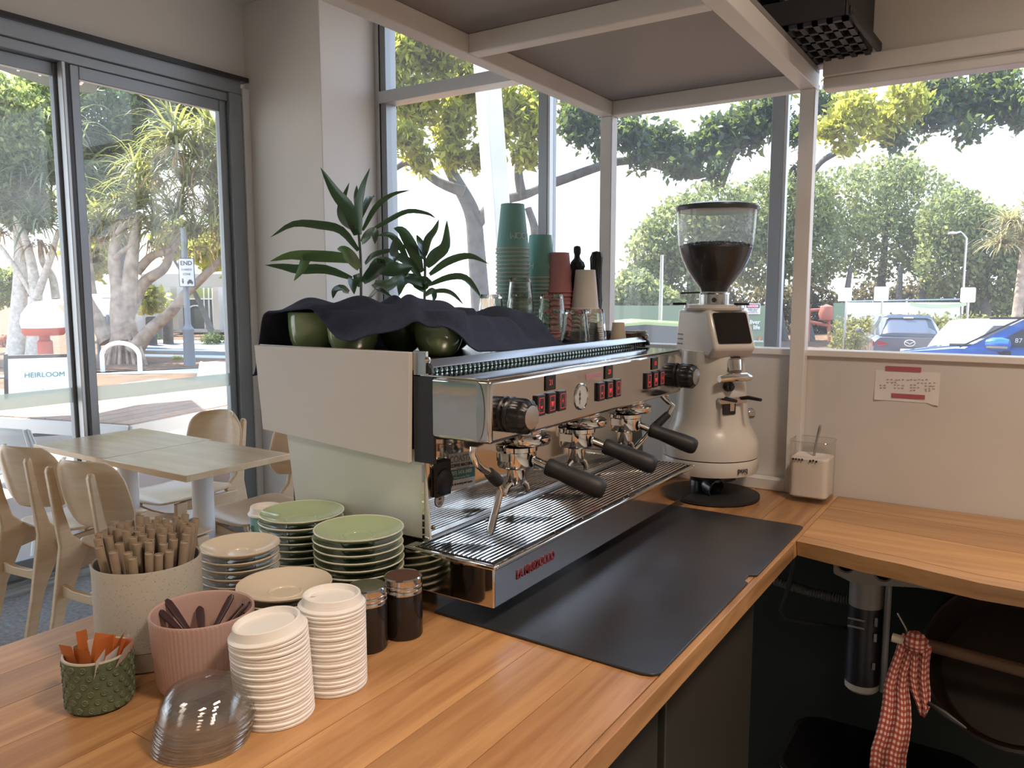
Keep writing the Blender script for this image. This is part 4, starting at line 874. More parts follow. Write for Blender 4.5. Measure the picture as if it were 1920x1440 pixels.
for (sx0, sy0, n) in ((1663, 712, 11), (1662, 717, 3), (1720, 718, 5), (1650, 722, 2), (1650, 727, 2), (1676, 722, 3), (1676, 727, 3), (1706, 722, 2), (1706, 727, 3), (1706, 732, 2), (1734, 724, 3), (1734, 729, 3), (1734, 733, 2)):
    for k in range(n):
        q0 = N_(sx0+k*7.2+r2.uniform(-1, 1), sy0+r2.uniform(-.6, .6)); L_ = .004+.002*r2.random()
        pts = [(q0[0]+L_*t, YW-.0015-.0005, q0[1]+.0012*math.sin(t*9+k)) for t in np.linspace(0, 1, 8)]; sc.tube(pts, .00035, 4, False)
stuff(sc.done('handwriting', MW['ink'], nt_))
# black crate and tins hooked on the bulkhead
cx0, cz0 = ony(1500, 118, YW-.22)[0], 2.03
ck = thing('wall_crate', 'black plastic lattice crate fixed under the ceiling by the shelf frame', 'crate', (-.43, YW-.15, 1.979))
KX0, KX1, KY0, KY1, KZ = -.52, -.335, 1.74, YW-.032, 1.979
kb = B()
for k in range(7): kb.box(KX0+k*(KX1-KX0-.012)/6, KX0+k*(KX1-KX0-.012)/6+.012, KY0, KY1, KZ, KZ+.008)
for k in range(6): kb.box(KX0, KX1, KY0+k*(KY1-KY0-.012)/5, KY0+k*(KY1-KY0-.012)/5+.012, KZ, KZ+.008)
kb.done('lattice_base', MW['black_soft'], ck, smooth=0)
B().box(KX0, KX0+.006, KY0, KY1, KZ+.008, KZ+.36).box(KX1-.006, KX1, KY0, KY1, KZ+.008, KZ+.36).box(KX0+.006, KX1-.006, KY1-.006, KY1, KZ+.008, KZ+.36).box(KX0+.006, KX1-.006, KY0, KY0+.006, KZ+.008, KZ+.06).done('crate_wall', MW['black_soft'], ck, bev=.003)
B().bar((KX1+.0, KY0+.01, KZ+.02), (KX1+.022, KY1-.05, KZ+.004), .012, .02).done('side_rib', MW['black_soft'], ck, bev=.003)
for k, (x, lab) in enumerate(((-.455, 'rusty gold tin in the black crate, partly behind the frame beam'), (-.385, 'pale gold tin in the black crate beside the rusty one'))):
    o = B().lathe([(0, 0), (.030, 0), (.031, .002), (.031, .128), (.0325, .13), (.0325, .134), (0, .134)], 34, (x, KY0+.06, KZ+.0085)).done('storage_tin', MW['brass'] if k else mat('rust_tin', (.42, .26, .15), .3, .9, noise=(30, (.25, .12, .06))), loc=(x, KY0+.06, KZ+.0085)); tag(o, lab, 'tin')
# ---- under the bench
pm = thing('pump_bracket', 'off white plastic bracket with two round bosses under the bench', 'bracket', (-.12, 1.80, .78))
q0 = [(lambda q: (q[0], q[2]))(ony(x, y, 1.80)) for x, y in ((1562, 1042), (1562, 1076), (1600, 1095), (1660, 1100), (1720, 1103), (1790, 1114), (1860, 1126), (1960, 1142), (1960, 1100), (1760, 1066), (1640, 1048))]
B().prism(q0, (0, 1.80, 0), (1, 0, 0), (0, 0, 1), (0, .02, 0)).done('plate', mat('old_plastic', (.30, .28, .25), .5), pm, bev=.004)
for xx in ((1586, 1058), (1656, 1074)): B().lathe([(.016, 0), (.019, .003), (.021, 0)], 28, ony(*xx, 1.80), (0, -1, 0)).done('boss', mat('boss', (.22, .20, .18), .5), pm)
wfp = onx  # noqa
fcx, fcy = -.262, 1.86
wf = thing('water_filter', 'black water filter cartridge with white cap under the bench', 'filter', (fcx, fcy, .53))
B().lathe([(0, 0), (.03, 0), (.036, .006), (.036, .02)], 32, (fcx, fcy, .535)).done('foot', mat('filter_white', (.62, .58, .50), .4), wf)
B().lathe([(.0362, .02), (.0362, .20)], 32, (fcx, fcy, .535)).done('black_sleeve', mat('filter_black', (.02, .02, .024), .35), wf)
B().lathe([(.0358, .20), (.0358, .265), (.03, .27), (.03, .285), (0, .285)], 32, (fcx, fcy, .535)).done('cap', mat('filter_cap', (.32, .30, .28), .4), wf)
B().tube([(fcx+.047, fcy-.02, .55), (fcx+.047, fcy-.02, .82)], .007, 10).done('side_pipe', mat('pipe_grey', (.30, .31, .32), .4), wf)
lb = B()
for zz, h_ in ((.70, .02), (.665, .018), (.60, .015)): lb.box(fcx+.024, fcx+.030, fcy-.031, fcy-.0285, zz, zz+h_)
for zz in (.708, .690): lb.box(fcx-.03, fcx+.005, fcy-.0375, fcy-.0365, zz, zz+.004)
lb.done('printed_labels', mat('label_grey', (.3, .3, .3), .6), wf, smooth=0)
hs_ = B(); 
h0_, h1_ = ony(1452, 1088, 1.92), ony(1600, 1126, 1.92); pts = [h0_+(h1_-h0_)*t-np.array([0, 0, .006*math.sin(math.pi*t)]) for t in np.linspace(0, 1, 60)]
hs_.tube(pts, [.010+.0025*(k % 2) for k in range(60)], 10); tag(hs_.done('corrugated_hose', mat('hose_grey', (.10, .10, .09), .5), loc=(-.40, 1.90, .8)), 'grey corrugated hose running behind the water filter', 'hose')
tag(B().tube([(-.41, 1.82, .86), (-.415, 1.82, .80), (-.425, 1.82, .74), (-.44, 1.83, .69), (-.43, 1.84, .67), (-.40, 1.85, .665), (-.3, 1.92, .645), (-.22, 1.95, .635)], .005, 8).done('power_cable', MW['black_rubber'], loc=(-.41, 1.82, .67)), 'black cable drooping under the counter corner', 'cable')
kt = thing('knock_tub', 'dark brown round knock tub with a wooden bar across it', 'tub', (.02, 1.78, .60))
def tilt(c, r, h0, h1): pass
ax_ = (-.10, -.85, .52)
B().lathe([(.155, -.16), (.160, -.02), (.166, 0), (.160, .004), (.150, -.01), (.145, -.15), (0, -.155)], 48, (.02, 1.80, .695), ax_).done('tub_wall', mat('tub_brown', (.028, .017, .013), .35), kt)
B().tube([(-.13, 1.755, .715), (.15, 1.75, .70)], .013, 14).done('knock_bar', WD_DARK, kt)
for x0w, s in ((-.15, 1), (.17, -1)):
    B().tube([(x0w-.03*s, 1.70, .79), (x0w-.012*s, 1.69, .765), (x0w, 1.685, .73), (x0w+.004*s, 1.685, .71)], .0022, 6).done('wire_handle', MW['brushed'], kt)
# glossy black bin and shelf
bn = thing('black_bin', 'glossy black open bin at the bottom of the dark bay', 'bin', (-.22, 1.66, .0))
rows_ = []
for hh, s in ((.02, .85), (.30, .97), (.44, 1.0), (.455, 1.03), (.455, .97), (.30, .93), (.05, .82)):
    rows_.append([(-.20+q[0]*s, 1.70+q[1]*s, hh) for q in rrect(.36, .26, .06, 6)]); rows_[-1].append(rows_[-1][0])
B().grid(rows_).done('bin_wall', mat('gloss_black', (.008, .008, .009), .15), bn)
B().prism(rrect(.30, .20, .05), (-.20, 1.70, .02), (1, 0, 0), (0, 1, 0), (0, 0, .02)).done('bin_floor', MW['dark_void'], bn)
# gingham cloth knotted on the tub handle
CL = checker('gingham', (.62, .50, .42), (.42, .10, .07), (.30, .045, .035), 9)
cl = thing('gingham_cloth', 'red and white checked cloth tied to the knock tub handle', 'cloth', (-.13, 1.66, .45))
def strip(path, wd, name, fold=.0035):
    b = B(); rows_ = []; uv = []; L0 = 0
    for i, (c, w_) in enumerate(zip(path, wd)):
        c = np.array(c, float); 
        if i: L0 += np.linalg.norm(c-np.array(path[i-1]))
        row = []
        for j in range(17):
            u = j/16-.5; row.append((c[0]+u*w_+.003*math.sin(i*1.3), c[1]+fold*math.cos(j*.8+i*.3)-.003*math.sin(i), c[2]+.003*math.sin(j*.9)))
            uv.append(((u+.5)*1.0, L0*9))
        rows_.append(row)
    b.grid(rows_); b.uv = uv
    return b.done(name, CL, cl, smooth=3, solid=.003, fix=False)
cxp = lambda x, y: tuple(ony(x, y, 1.66))
strip([cxp(1703, 1192), cxp(1700, 1205), cxp(1694, 1230), cxp(1688, 1260), cxp(1683, 1290), cxp(1680, 1320), cxp(1676, 1350), cxp(1673, 1380), cxp(1669, 1410), cxp(1666, 1445), cxp(1664, 1480)], [.020, .034, .034, .036, .044, .050, .056, .060, .064, .066, .068], 'long_tail')
strip([cxp(1712, 1195), cxp(1722, 1212), cxp(1722, 1240), cxp(1724, 1270), cxp(1728, 1300), cxp(1730, 1325), cxp(1727, 1342)], [.022, .040, .034, .036, .034, .022, .008], 'short_tail', .004)
kn = B().lathe([(0, -.022), (.014, -.018), (.021, -.006), (.021, .006), (.014, .018), (0, .022)], 20, cxp(1717, 1204), (1, -.1, -.35), rib=lambda a, i: 1+.10*math.sin(5*a+i*2)); kn.uv = [(v[0]*12, v[2]*12) for v in kn.v]
kn.done('knot', CL, cl, smooth=3)
B().lathe([(0, -.012), (.009, -.011), (.009, .011), (0, .012)], 14, cxp(1684, 1198), (1, 0, -.1)).done('peg_end', mat('cream_peg', (.55, .47, .36), .5), cl)
tag(B().tube([ony(1740, 1318, 1.62), ony(1770, 1338, 1.61), ony(1812, 1366, 1.60)], [.004, .007, .002], 8).done('steel_scoop', mat('dull_steel', (.12, .12, .12), .3, 1.), loc=(.0, 1.62, .55)), 'steel utensil glinting in the dark bay beside the checked cloth', 'utensil')
# ================================================================== POTTED PLANTS by the column
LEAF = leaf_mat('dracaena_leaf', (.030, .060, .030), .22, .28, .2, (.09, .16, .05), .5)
LEAF2 = leaf_mat('dracaena_leaf_lit', (.055, .105, .035), .28, .3, .2, (.16, .26, .06), .5)  # lighter copy: light falling on the leaf is put into its colour
def plant(name, lab, d, stem, leaves, potr):
    base = at(stem[-1][0], stem[-1][1], d)
    o = thing('potted_dracaena', lab, 'plant', (base[0], base[1], 0))
    st_ = [at(x, y, d) for x, y in stem]+[np.array([base[0], base[1], .32])]
    B().tube(st_, [.007]*(len(st_)-1)+[.022], 10).done('cane', mat('cane', (.10, .10, .06), .7), o)
    B().lathe([(0, 0), (potr*.8, 0), (potr, .33), (potr-.012, .33), (potr-.02, .30), (0, .30)], 32, (base[0], base[1], 0)).done('planter', MW['white_paint'], o)
    B().lathe([(potr-.02, .301), (0, .303)], 24, (base[0], base[1], 0)).done('soil', MW['coffee'], o)
    for k, (pts, w_, dd, lit) in enumerate(leaves):
        n = 13; pts = np.array(pts, float); tt = np.linspace(0, 1, len(pts)); ts = np.linspace(0, 1, n)
        # smooth curve through the leaf's points, swinging out of the plane by dd metres
        cx_ = np.array([catmull(pts[:, 0], t) for t in ts]); cy_ = np.array([catmull(pts[:, 1], t) for t in ts])
        C = [at(cx_[i], cy_[i], d-.02+dd*math.sin(ts[i]*1.5)) for i in range(n)]
        rows_ = []
        for i, t in enumerate(ts):
            ww = w_/F*d*.5*max(.02, (math.sin(math.pi*min(1, t*.93+.07)**.85))**.8)
            dv = C[min(n-1, i+1)]-C[max(0, i-1)]; dv /= np.linalg.norm(dv)
            sd_ = np.cross(dv, FW); sd_ /= np.linalg.norm(sd_)+1e-9
            up_ = np.cross(sd_, dv); tw_ = .5*math.sin(k*1.7)+.35*t
            sd2 = sd_*math.cos(tw_)+up_*math.sin(tw_); nn_ = np.cross(dv, sd2)
            rows_.append([C[i]-sd2*ww, C[i]-sd2*ww*.5-nn_*ww*.22, C[i]-nn_*ww*.34, C[i]+sd2*ww*.5-nn_*ww*.22, C[i]+sd2*ww])
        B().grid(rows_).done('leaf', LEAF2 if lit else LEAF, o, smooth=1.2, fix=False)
def catmull(v, t):
    n = len(v); s = t*(n-1); i = min(n-2, int(s)); f = s-i
    p1, p2 = v[i], v[i+1]; p0 = v[i-1] if i else 2*p1-p2; p3 = v[i+2] if i+2 < n else 2*p2-p1
    return .5*(2*p1+(p2-p0)*f+(2*p0-5*p1+4*p2-p3)*f*f+(3*p1-p0-3*p2+p3)*f**3)
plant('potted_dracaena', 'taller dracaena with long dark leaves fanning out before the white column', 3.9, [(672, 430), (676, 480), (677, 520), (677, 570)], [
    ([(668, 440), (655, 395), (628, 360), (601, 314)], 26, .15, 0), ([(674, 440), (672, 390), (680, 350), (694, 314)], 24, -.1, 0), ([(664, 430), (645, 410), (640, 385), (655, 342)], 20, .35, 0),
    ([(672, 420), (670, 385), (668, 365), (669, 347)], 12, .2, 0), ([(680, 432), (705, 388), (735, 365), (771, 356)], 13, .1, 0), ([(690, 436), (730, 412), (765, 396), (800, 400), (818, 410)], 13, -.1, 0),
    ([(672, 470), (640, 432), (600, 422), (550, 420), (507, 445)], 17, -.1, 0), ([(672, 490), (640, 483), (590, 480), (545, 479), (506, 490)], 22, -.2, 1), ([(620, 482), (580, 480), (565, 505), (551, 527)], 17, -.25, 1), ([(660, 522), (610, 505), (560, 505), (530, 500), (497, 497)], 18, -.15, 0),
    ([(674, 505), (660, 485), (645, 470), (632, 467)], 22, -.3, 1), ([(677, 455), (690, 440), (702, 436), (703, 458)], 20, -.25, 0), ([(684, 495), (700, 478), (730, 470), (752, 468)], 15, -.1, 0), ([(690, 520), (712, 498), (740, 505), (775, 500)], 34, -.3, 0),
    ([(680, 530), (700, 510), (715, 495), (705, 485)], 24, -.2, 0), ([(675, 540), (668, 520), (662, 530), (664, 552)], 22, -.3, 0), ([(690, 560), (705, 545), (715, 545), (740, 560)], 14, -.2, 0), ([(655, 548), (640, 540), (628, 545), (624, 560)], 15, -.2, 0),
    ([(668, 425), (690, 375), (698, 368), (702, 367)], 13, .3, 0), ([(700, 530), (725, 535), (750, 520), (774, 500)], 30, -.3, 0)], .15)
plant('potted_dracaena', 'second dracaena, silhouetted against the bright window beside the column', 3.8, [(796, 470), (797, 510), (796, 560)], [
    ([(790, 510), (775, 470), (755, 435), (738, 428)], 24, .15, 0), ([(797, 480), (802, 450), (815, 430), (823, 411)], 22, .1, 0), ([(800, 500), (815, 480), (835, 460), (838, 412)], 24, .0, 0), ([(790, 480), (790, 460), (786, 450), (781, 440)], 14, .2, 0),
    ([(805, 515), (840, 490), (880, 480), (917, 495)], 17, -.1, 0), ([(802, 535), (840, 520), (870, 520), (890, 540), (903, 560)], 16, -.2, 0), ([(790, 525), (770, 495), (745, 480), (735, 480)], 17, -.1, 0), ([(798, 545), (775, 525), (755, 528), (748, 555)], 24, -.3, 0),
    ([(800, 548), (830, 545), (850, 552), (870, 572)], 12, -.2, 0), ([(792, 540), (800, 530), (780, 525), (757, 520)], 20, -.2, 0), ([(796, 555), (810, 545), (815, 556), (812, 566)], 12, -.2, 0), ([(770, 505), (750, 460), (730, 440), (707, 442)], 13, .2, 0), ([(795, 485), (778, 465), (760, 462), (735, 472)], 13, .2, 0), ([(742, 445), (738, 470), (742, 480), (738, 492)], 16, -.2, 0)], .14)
# ================================================================== DINING TABLES AND CHAIRS
def dtable(x0, x1, y0, y1, lab, px_):
    t = thing('dining_table', lab, 'table', ((x0+x1)/2, (y0+y1)/2, 0), group='two tables pushed together')
    B().box(x0, x1, y0, y1, .714, .74).done('table_top', WD_TABLE, t, bev=.002)
    cx_, cy2 = px_
    B().lathe([(0, .012), (.19, .012), (.20, .004), (.20, 0)], 36, (cx_, cy2, 0)).done('base_plate', MW['outdoor_white'], t)
    B().lathe([(.045, .012), (.045, .70)], 28, (cx_, cy2, 0)).done('pedestal', MW['outdoor_white'], t)
    B().box(cx_-.12, cx_+.12, cy2-.12, cy2+.12, .70, .714).done('top_plate', MW['outdoor_white'], t, smooth=0)
dtable(-3.235, -2.655, 1.775, 2.29, 'birch table nearest the counter, one of two pushed together', (-2.95, 2.05)); dtable(-3.825, -3.239, 1.78, 2.31, 'birch table nearest the glass door, one of two pushed together', (-3.54, 2.06))
def chair_proto():
    c = thing('dining_chair', '', 'chair', (0, 0, 0))
    # seat: curved plywood, front at +y
    rows_ = []
    for i in range(13):
        t = i/12; row = []
        hw = .205*(1-.10*(1-t))*(math.sqrt(max(0, 1-max(0, (t-.86)/.14)**2*.55)))*(1-.3*max(0, (.1-t)/.1)**2)
        for j in range(13):
            u = j/6-1; row.append((hw*u, -.20+.42*t, .448+.010*u*u-.014*math.sin(math.pi*t)*(1-.4*u*u)-.020*max(0, t-.8)/.2*max(0, t-.8)/.2))
        rows_.append(row)
    B().grid(rows_).done('seat', WD_CHAIR, c, local=True, smooth=2, solid=.012, sub=1)
    rows_ = []
    for i in range(15):
        t = i/14; zz = .555+.255*t; k = 2*t-1
        hw = .222*(1-.10*t)*(1-abs(k)**4.2*.42); row = []
        for j in range(15):
            u = j/7-1; row.append((hw*u, -.252+.075*u*u-.055*t, zz+.012*(1-u*u)*t))
        rows_.append(row)
    B().grid(rows_).done('backrest', WD_CHAIR, c, local=True, smooth=2, solid=.012, sub=1)
    for s in (-1, 1):
        poly = [(-.292, .775), (-.300, .785), (-.312, .780), (-.318, .765), (-.300, .60), (-.285, .46), (-.330, .20), (-.375, 0), (-.335, 0), (-.275, .22), (-.205, .36), (-.165, .43), (-.185, .452), (-.235, .50), (-.262, .60)]
        lg = B().prism(poly, (s*.125-.0125, 0, 0), (0, 1, 0), (0, 0, 1), (.025, 0, 0)).done('rear_leg', WD_CHAIR, c, local=True, bev=.007, smooth=1)
        for zz in (.735, .69): B().lathe([(.0045, 0), (.0045, .0012), (0, .0012)], 8, (s*.125, -.313+(.735-zz)*.1+.005, zz), (0, -1, 0)).done('bolt_head', MW['dark_trim'], lg, local=True)
        B().prism([(.10, .435), (.165, .435), (.185, 0), (.155, 0)], (s*.170-.0125, 0, 0), (0, 1, 0), (0, 0, 1), (.025, 0, 0)).done('front_leg', WD_CHAIR, c, local=True, bev=.006, smooth=1)
        B().prism([(-.22, .42), (.12, .435), (.12, .39), (-.20, .345)], (s*.150-.010, 0, 0), (0, 1, 0), (0, 0, 1), (.02, 0, 0)).done('side_rail', WD_CHAIR, c, local=True, bev=.004)
    B().prism([(-.115, 0), (.115, 0), (.115, .05), (.05, .036), (-.05, .036), (-.115, .05)], (0, -.292, .265), (1, 0, 0), (0, 0, 1), (0, .022, 0)).done('rear_stretcher', WD_CHAIR, c, local=True, bev=.003)
    B().prism([(-.16, 0), (.16, 0), (.16, .05), (.05, .036), (-.05, .036), (-.16, .05)], (0, .125, .33), (1, 0, 0), (0, 0, 1), (0, .022, 0)).done('front_stretcher', WD_CHAIR, c, local=True, bev=.003)
    return c
ch = chair_proto()
for q, (x, y, rz, lab) in enumerate(((-2.97, 1.79, .09, 'birch chair seen from behind, closest to the counter and straw pot'), (-3.47, 1.80, .12, 'birch chair seen from behind, nearest the glass door'), (-3.53, 2.33, 3.2, 'birch chair facing the counter across the joined tables'), (-2.90, 2.33, 3.1, 'birch chair half hidden behind the pale machine panel'))):
    o = ch if q == 0 else copy_tree(ch); o.location = (x, y, 0); o.rotation_euler = (0, 0, rz); tag(o, lab, 'chair', 'birch chairs at the joined tables')
# ================================================================== OUTSIDE
GL, GRt = -.12, -.75
def gh(x, y):
    a = math.degrees(math.atan2(x, max(y, .01))); r = math.hypot(x, y)
    return GL+(GRt-GL)*smoothstep(-52, -36, a)*smoothstep(4.5, 9, r)
def gnd(px, py):
    """where the sight line reaches the ground outside"""
    zz = GL
    for _ in range(12): q = onz(px, py, zz); zz = gh(q[0], q[1])
    return np.array([q[0], q[1], zz])
PAVE = mat('paving', (.42, .37, .345), .85, noise=(3, (.36, .315, .295)), bump=(40, .1)); ROAD = mat('asphalt', (.16, .165, .18), .9, noise=(20, (.13, .135, .15)))
MULCH = mat('mulch', (.22, .12, .065), .95, noise=(6, (.12, .065, .04)), bump=(14, .8)); KERB = mat('kerb', (.62, .60, .56), .8); LITTER = mat('leaf_litter', (.21, .105, .05), .95, noise=(2.5, (.10, .06, .035)), bump=(9, .6))
def terrain(name, poly_fn, m, dz=0., step=None):
    pass
rows_ = []
angs = np.radians(np.linspace(-100, 55, 80)); rad = [3.0, 4.2, 5, 6, 7, 8, 9, 10.5, 12, 14, 17, 20, 24, 30, 40, 60, 90, 140]
for r in rad: rows_.append([(r*math.sin(a), r*math.cos(a), gh(r*math.sin(a), r*math.cos(a))) for a in angs])
bg_ = B().grid(rows_); bg_.f = [f for f in bg_.f if not all((-4.06 < bg_.v[i][0] and bg_.v[i][1] < 3.82) for i in f)]
# keep the ground outside the building
gm = bg_.done('ground', LITTER, smooth=2); struct(gm)
me = gm.data
import bmesh as _bm
b_ = _bm.new(); b_.from_mesh(me)
for co, no in (((-4.16, 0, 0), (1, 0, 0)), ((0, 3.83, 0), (0, -1, 0))): _bm.ops.bisect_plane(b_, geom=b_.verts[:]+b_.edges[:]+b_.faces[:], plane_co=co, plane_no=no)
_bm.ops.delete(b_, geom=[f for f in b_.faces if f.calc_center_median().x > -4.16 and f.calc_center_median().y < 3.83], context='FACES'); b_.to_mesh(me); b_.free()
def patch(name, pix, m, dz, ext=None):
    """flat ground area bounded by points on the ground"""
    pts = [gnd(*p) if len(p) == 2 else np.array(p) for p in pix]
    return struct(B().prism([(p[0], p[1]) for p in pts], (0, 0, GL+dz-.05), (1, 0, 0), (0, 1, 0), (0, 0, .05)).done(name, m, smooth=0))
pv = struct(B().box(-16.5, -4.17, -6, 3.9, GL, GL+.012).box(-16.5, -6, 3.9, 6.1, GL, GL+.012).done('terrace_floor', PAVE, smooth=0))
patch('street_pavement', [(-40, 705), (150, 703), (430, 700), (430, 690), (260, 695), (-40, 712)], KERB, .02)
patch('mulch_bed', [(-60, 690), (180, 693), (260, 695), (430, 690), (430, 672), (270, 660), (100, 655), (-60, 655)], MULCH, .03)
rd = patch('street_road', [(250, 668), (450, 672), (450, 642), (240, 640)], ROAD, .022)
patch('street_kerb', [(250, 671), (450, 676), (450, 671), (250, 667)], KERB, .05)
patch('street_far_kerb', [(240, 645), (450, 647), (450, 641), (240, 640)], KERB, .05)
patch('street_line', [(255, 658), (450, 661), (450, 658.5), (255, 656)], MW['outdoor_white'], .026)
# ---- awning over the terrace
aw = thing('terrace_awning', 'awning with pale battens over the terrace, seen through the top of the glass door', 'awning', (-6, 2.2, 3.2))
AWM = mat('awning_panel', (.085, .115, .10), .6)
a0 = at(185, 190, 6.2); 
B().prism([(-4.28, -2.5), (-4.28, 3.1), (-6.5, 3.75), (-7.30, 4.15), (-7.40, 3.75), (-7.15, 3.2), (-7.9, 2.2), (-7.9, -2.5)], (0, 0, 3.27), (1, 0, 0), (0, 1, 0), (0, 0, .06)).done('roof_panel', AWM, aw, smooth=0)
for k in range(27):
    y = -1.5+k*.17
    B().bar((-4.4, y, 3.262), (-7.05, y+2.65*.36, 3.262), .018, .016).done('batten', MW['outdoor_white'], aw, smooth=0)
B().bar((-7.9, -2.5, 3.2), (-7.9, 2.2, 3.2), .08, .12).bar((-7.9, 2.2, 3.2), (-7.15, 3.2, 3.2), .08, .12).done('edge_beam', MW['aluminium'], aw, bev=.004)
# ---- terrace table and chairs
c0 = np.array([-4.80, 2.82]); e1 = np.array([-.25, .97]); e1 /= np.linalg.norm(e1); e2 = np.array([-e1[1], e1[0]])
tz = .60; L1, L2 = 2.3, 1.9
tt_ = thing('terrace_table', 'white outdoor table with brown slatted top just beyond the glass door', 'table', (*(c0+e1*L1/2+e2*L2/2), GL+.012))
def Q(a, b): return c0+e1*a+e2*b
for k in range(13):
    w_ = L2/13; a, b = Q(.012, k*w_+w_/2), Q(L1-.012, k*w_+w_/2)
    B().bar((*a, tz-.011), (*b, tz-.011), w_-.010, .022).done('slat', WD_DECK, tt_, smooth=0, bev=.002)
fr = B()
for a, b in (((0, 0), (L1, 0)), ((L1, 0), (L1, L2)), ((L1, L2), (0, L2)), ((0, L2), (0, 0))): fr.bar((*Q(*a), tz-.055), (*Q(*b), tz-.055), .045, .09)
fr.done('frame', MW['outdoor_white'], tt_, bev=.003)
for a in (.06, L1-.06):
    for b in (.06, L2-.06): q = Q(a, b); B().box(q[0]-.03, q[0]+.03, q[1]-.03, q[1]+.03, GL+.012, tz-.10).done('leg', MW['outdoor_white'], tt_, bev=.003)
def wchair():
    c = thing('terrace_chair', '', 'chair', (0, 0, 0)); m = MW['outdoor_white']
    rows_ = [[((.19+.02*t)*(j/6-1), -.20+.42*t, .445+.02*(j/6-1)**2-.012*math.sin(3.1*t)) for j in range(13)] for t in np.linspace(0, 1, 9)]
    B().grid(rows_).done('seat', m, c, local=True, smooth=2, solid=.012)
    rows_ = [[((.20-.012*t)*(j/6-1), -.235+.045*(j/6-1)**2-.075*t, .56+.25*t+.01*(1-(j/6-1)**2)*t) for j in range(13)] for t in np.linspace(0, 1, 7)]
    B().grid(rows_).done('backrest', m, c, local=True, smooth=2, solid=.012)
    for s in (-1, 1):
        B().tube([(s*.215, -.345, 0), (s*.208, -.25, .44), (s*.205, -.25, .60), (s*.195, -.30, .82)], [.014, .019, .020, .013], 8).done('rear_leg', m, c, local=True)
        B().tube([(s*.205, .24, 0), (s*.19, .18, .44)], [.014, .02], 8).done('front_leg', m, c, local=True)
    return c
wc = wchair(); pts_ = [(-4.72, 2.28, .25, 'white plastic terrace chair with its back to the glass, beside the wide door mullion'), (-5.36, 2.18, .28, 'white plastic terrace chair cut by the frame edge'), (-7.2, 5.0, 3.39, 'white plastic terrace chair beyond the slatted table'), (-6.72, 5.16, 3.45, 'white plastic terrace chair beyond the table, close to the door jamb')]
for q, (x, y, rz, lab) in enumerate(pts_):
    o = wc if q == 0 else copy_tree(wc); o.location = (x, y, GL+.012); o.rotation_euler = (0, 0, rz); tag(o, lab, 'chair', 'white terrace chairs')
# ---- sandwich board
DARKF = mat('board_frame', (.05, .045, .045), .5)
fp = np.array([-8.7, 4.20]); ub = np.array([.55, .84]); ub /= np.linalg.norm(ub); nb_ = np.array([ub[1], -ub[0]])
sbd = thing('sandwich_board', 'black framed white sandwich board standing on the terrace paving', 'sign', (*fp, GL+.012))
bz = GL+.012; Hb, Wb, sp_ = .92, .66, .28
for s in (1, -1):
    o3 = lambda u, t: np.array([*(fp+ub*u+nb_*s*sp_*(1-t)), bz+Hb*t])
    f = B()
    for a, b in (((-Wb/2, 0), (-Wb/2, 1)), ((Wb/2, 0), (Wb/2, 1)), ((-Wb/2, .97), (Wb/2, .97)), ((-Wb/2, .10), (Wb/2, .10))): f.bar(o3(*a), o3(*b), .035, .03, (*nb_, 0))
    f.done('frame', DARKF, sbd, bev=.003)
    p = [o3(-Wb/2+.02, .12), o3(Wb/2-.02, .12), o3(Wb/2-.02, .95), o3(-Wb/2+.02, .95)]
    B().add(p+[v+np.array([*(nb_*s*.008), 0]) for v in p], [(0, 1, 2, 3), (4, 7, 6, 5), (0, 4, 5, 1), (1, 5, 6, 2), (2, 6, 7, 3), (3, 7, 4, 0)]).done('poster', MW['cards'], sbd, smooth=0)
upb = np.array([*(-nb_*sp_), Hb]); upb /= np.linalg.norm(upb)
oc = np.array([*(fp+ub*.02+nb_*sp_*(1-.76)), bz+Hb*.76])+np.array([*(nb_*.012), 0])
text('lettering', 'HEIRLOOM', .075, oc, (*ub, 0), upb, MW['sticker_teal'], sbd, .001)
for t, wd, u in ((.60, .03, 0), (.42, .2, -.1), (.32, .30, 0), (.27, .30, 0), (.22, .26, 0)):
    oc2 = np.array([*(fp+ub*u+nb_*sp_*(1-t)), bz+Hb*t])+np.array([*(nb_*.013), 0]); B().bar(oc2-np.array([*(ub*wd/2), 0]), oc2+np.array([*(ub*wd/2), 0]), .003, .010, (*nb_, 0)).done('print_line', MW['text_grey'], sbd, smooth=0)
# ---- bike hoop
hl, hr = gnd(193, 699), gnd(263, 700)
hp_ = thing('bike_hoop', 'white arched bike hoop set in the paving before the pandanus roots', 'bike rack', tuple((hl+hr)/2))
dv_ = hr-hl; hh = .60
pts = [hl]+[hl+dv_*(.5-.5*math.cos(a))+np.array([0, 0, hh*.55+hh*.45*math.sin(a)]) for a in np.linspace(0, math.pi, 17)]+[hr]
B().tube(pts, .045, 12).done('hoop', MW['outdoor_white'], hp_)
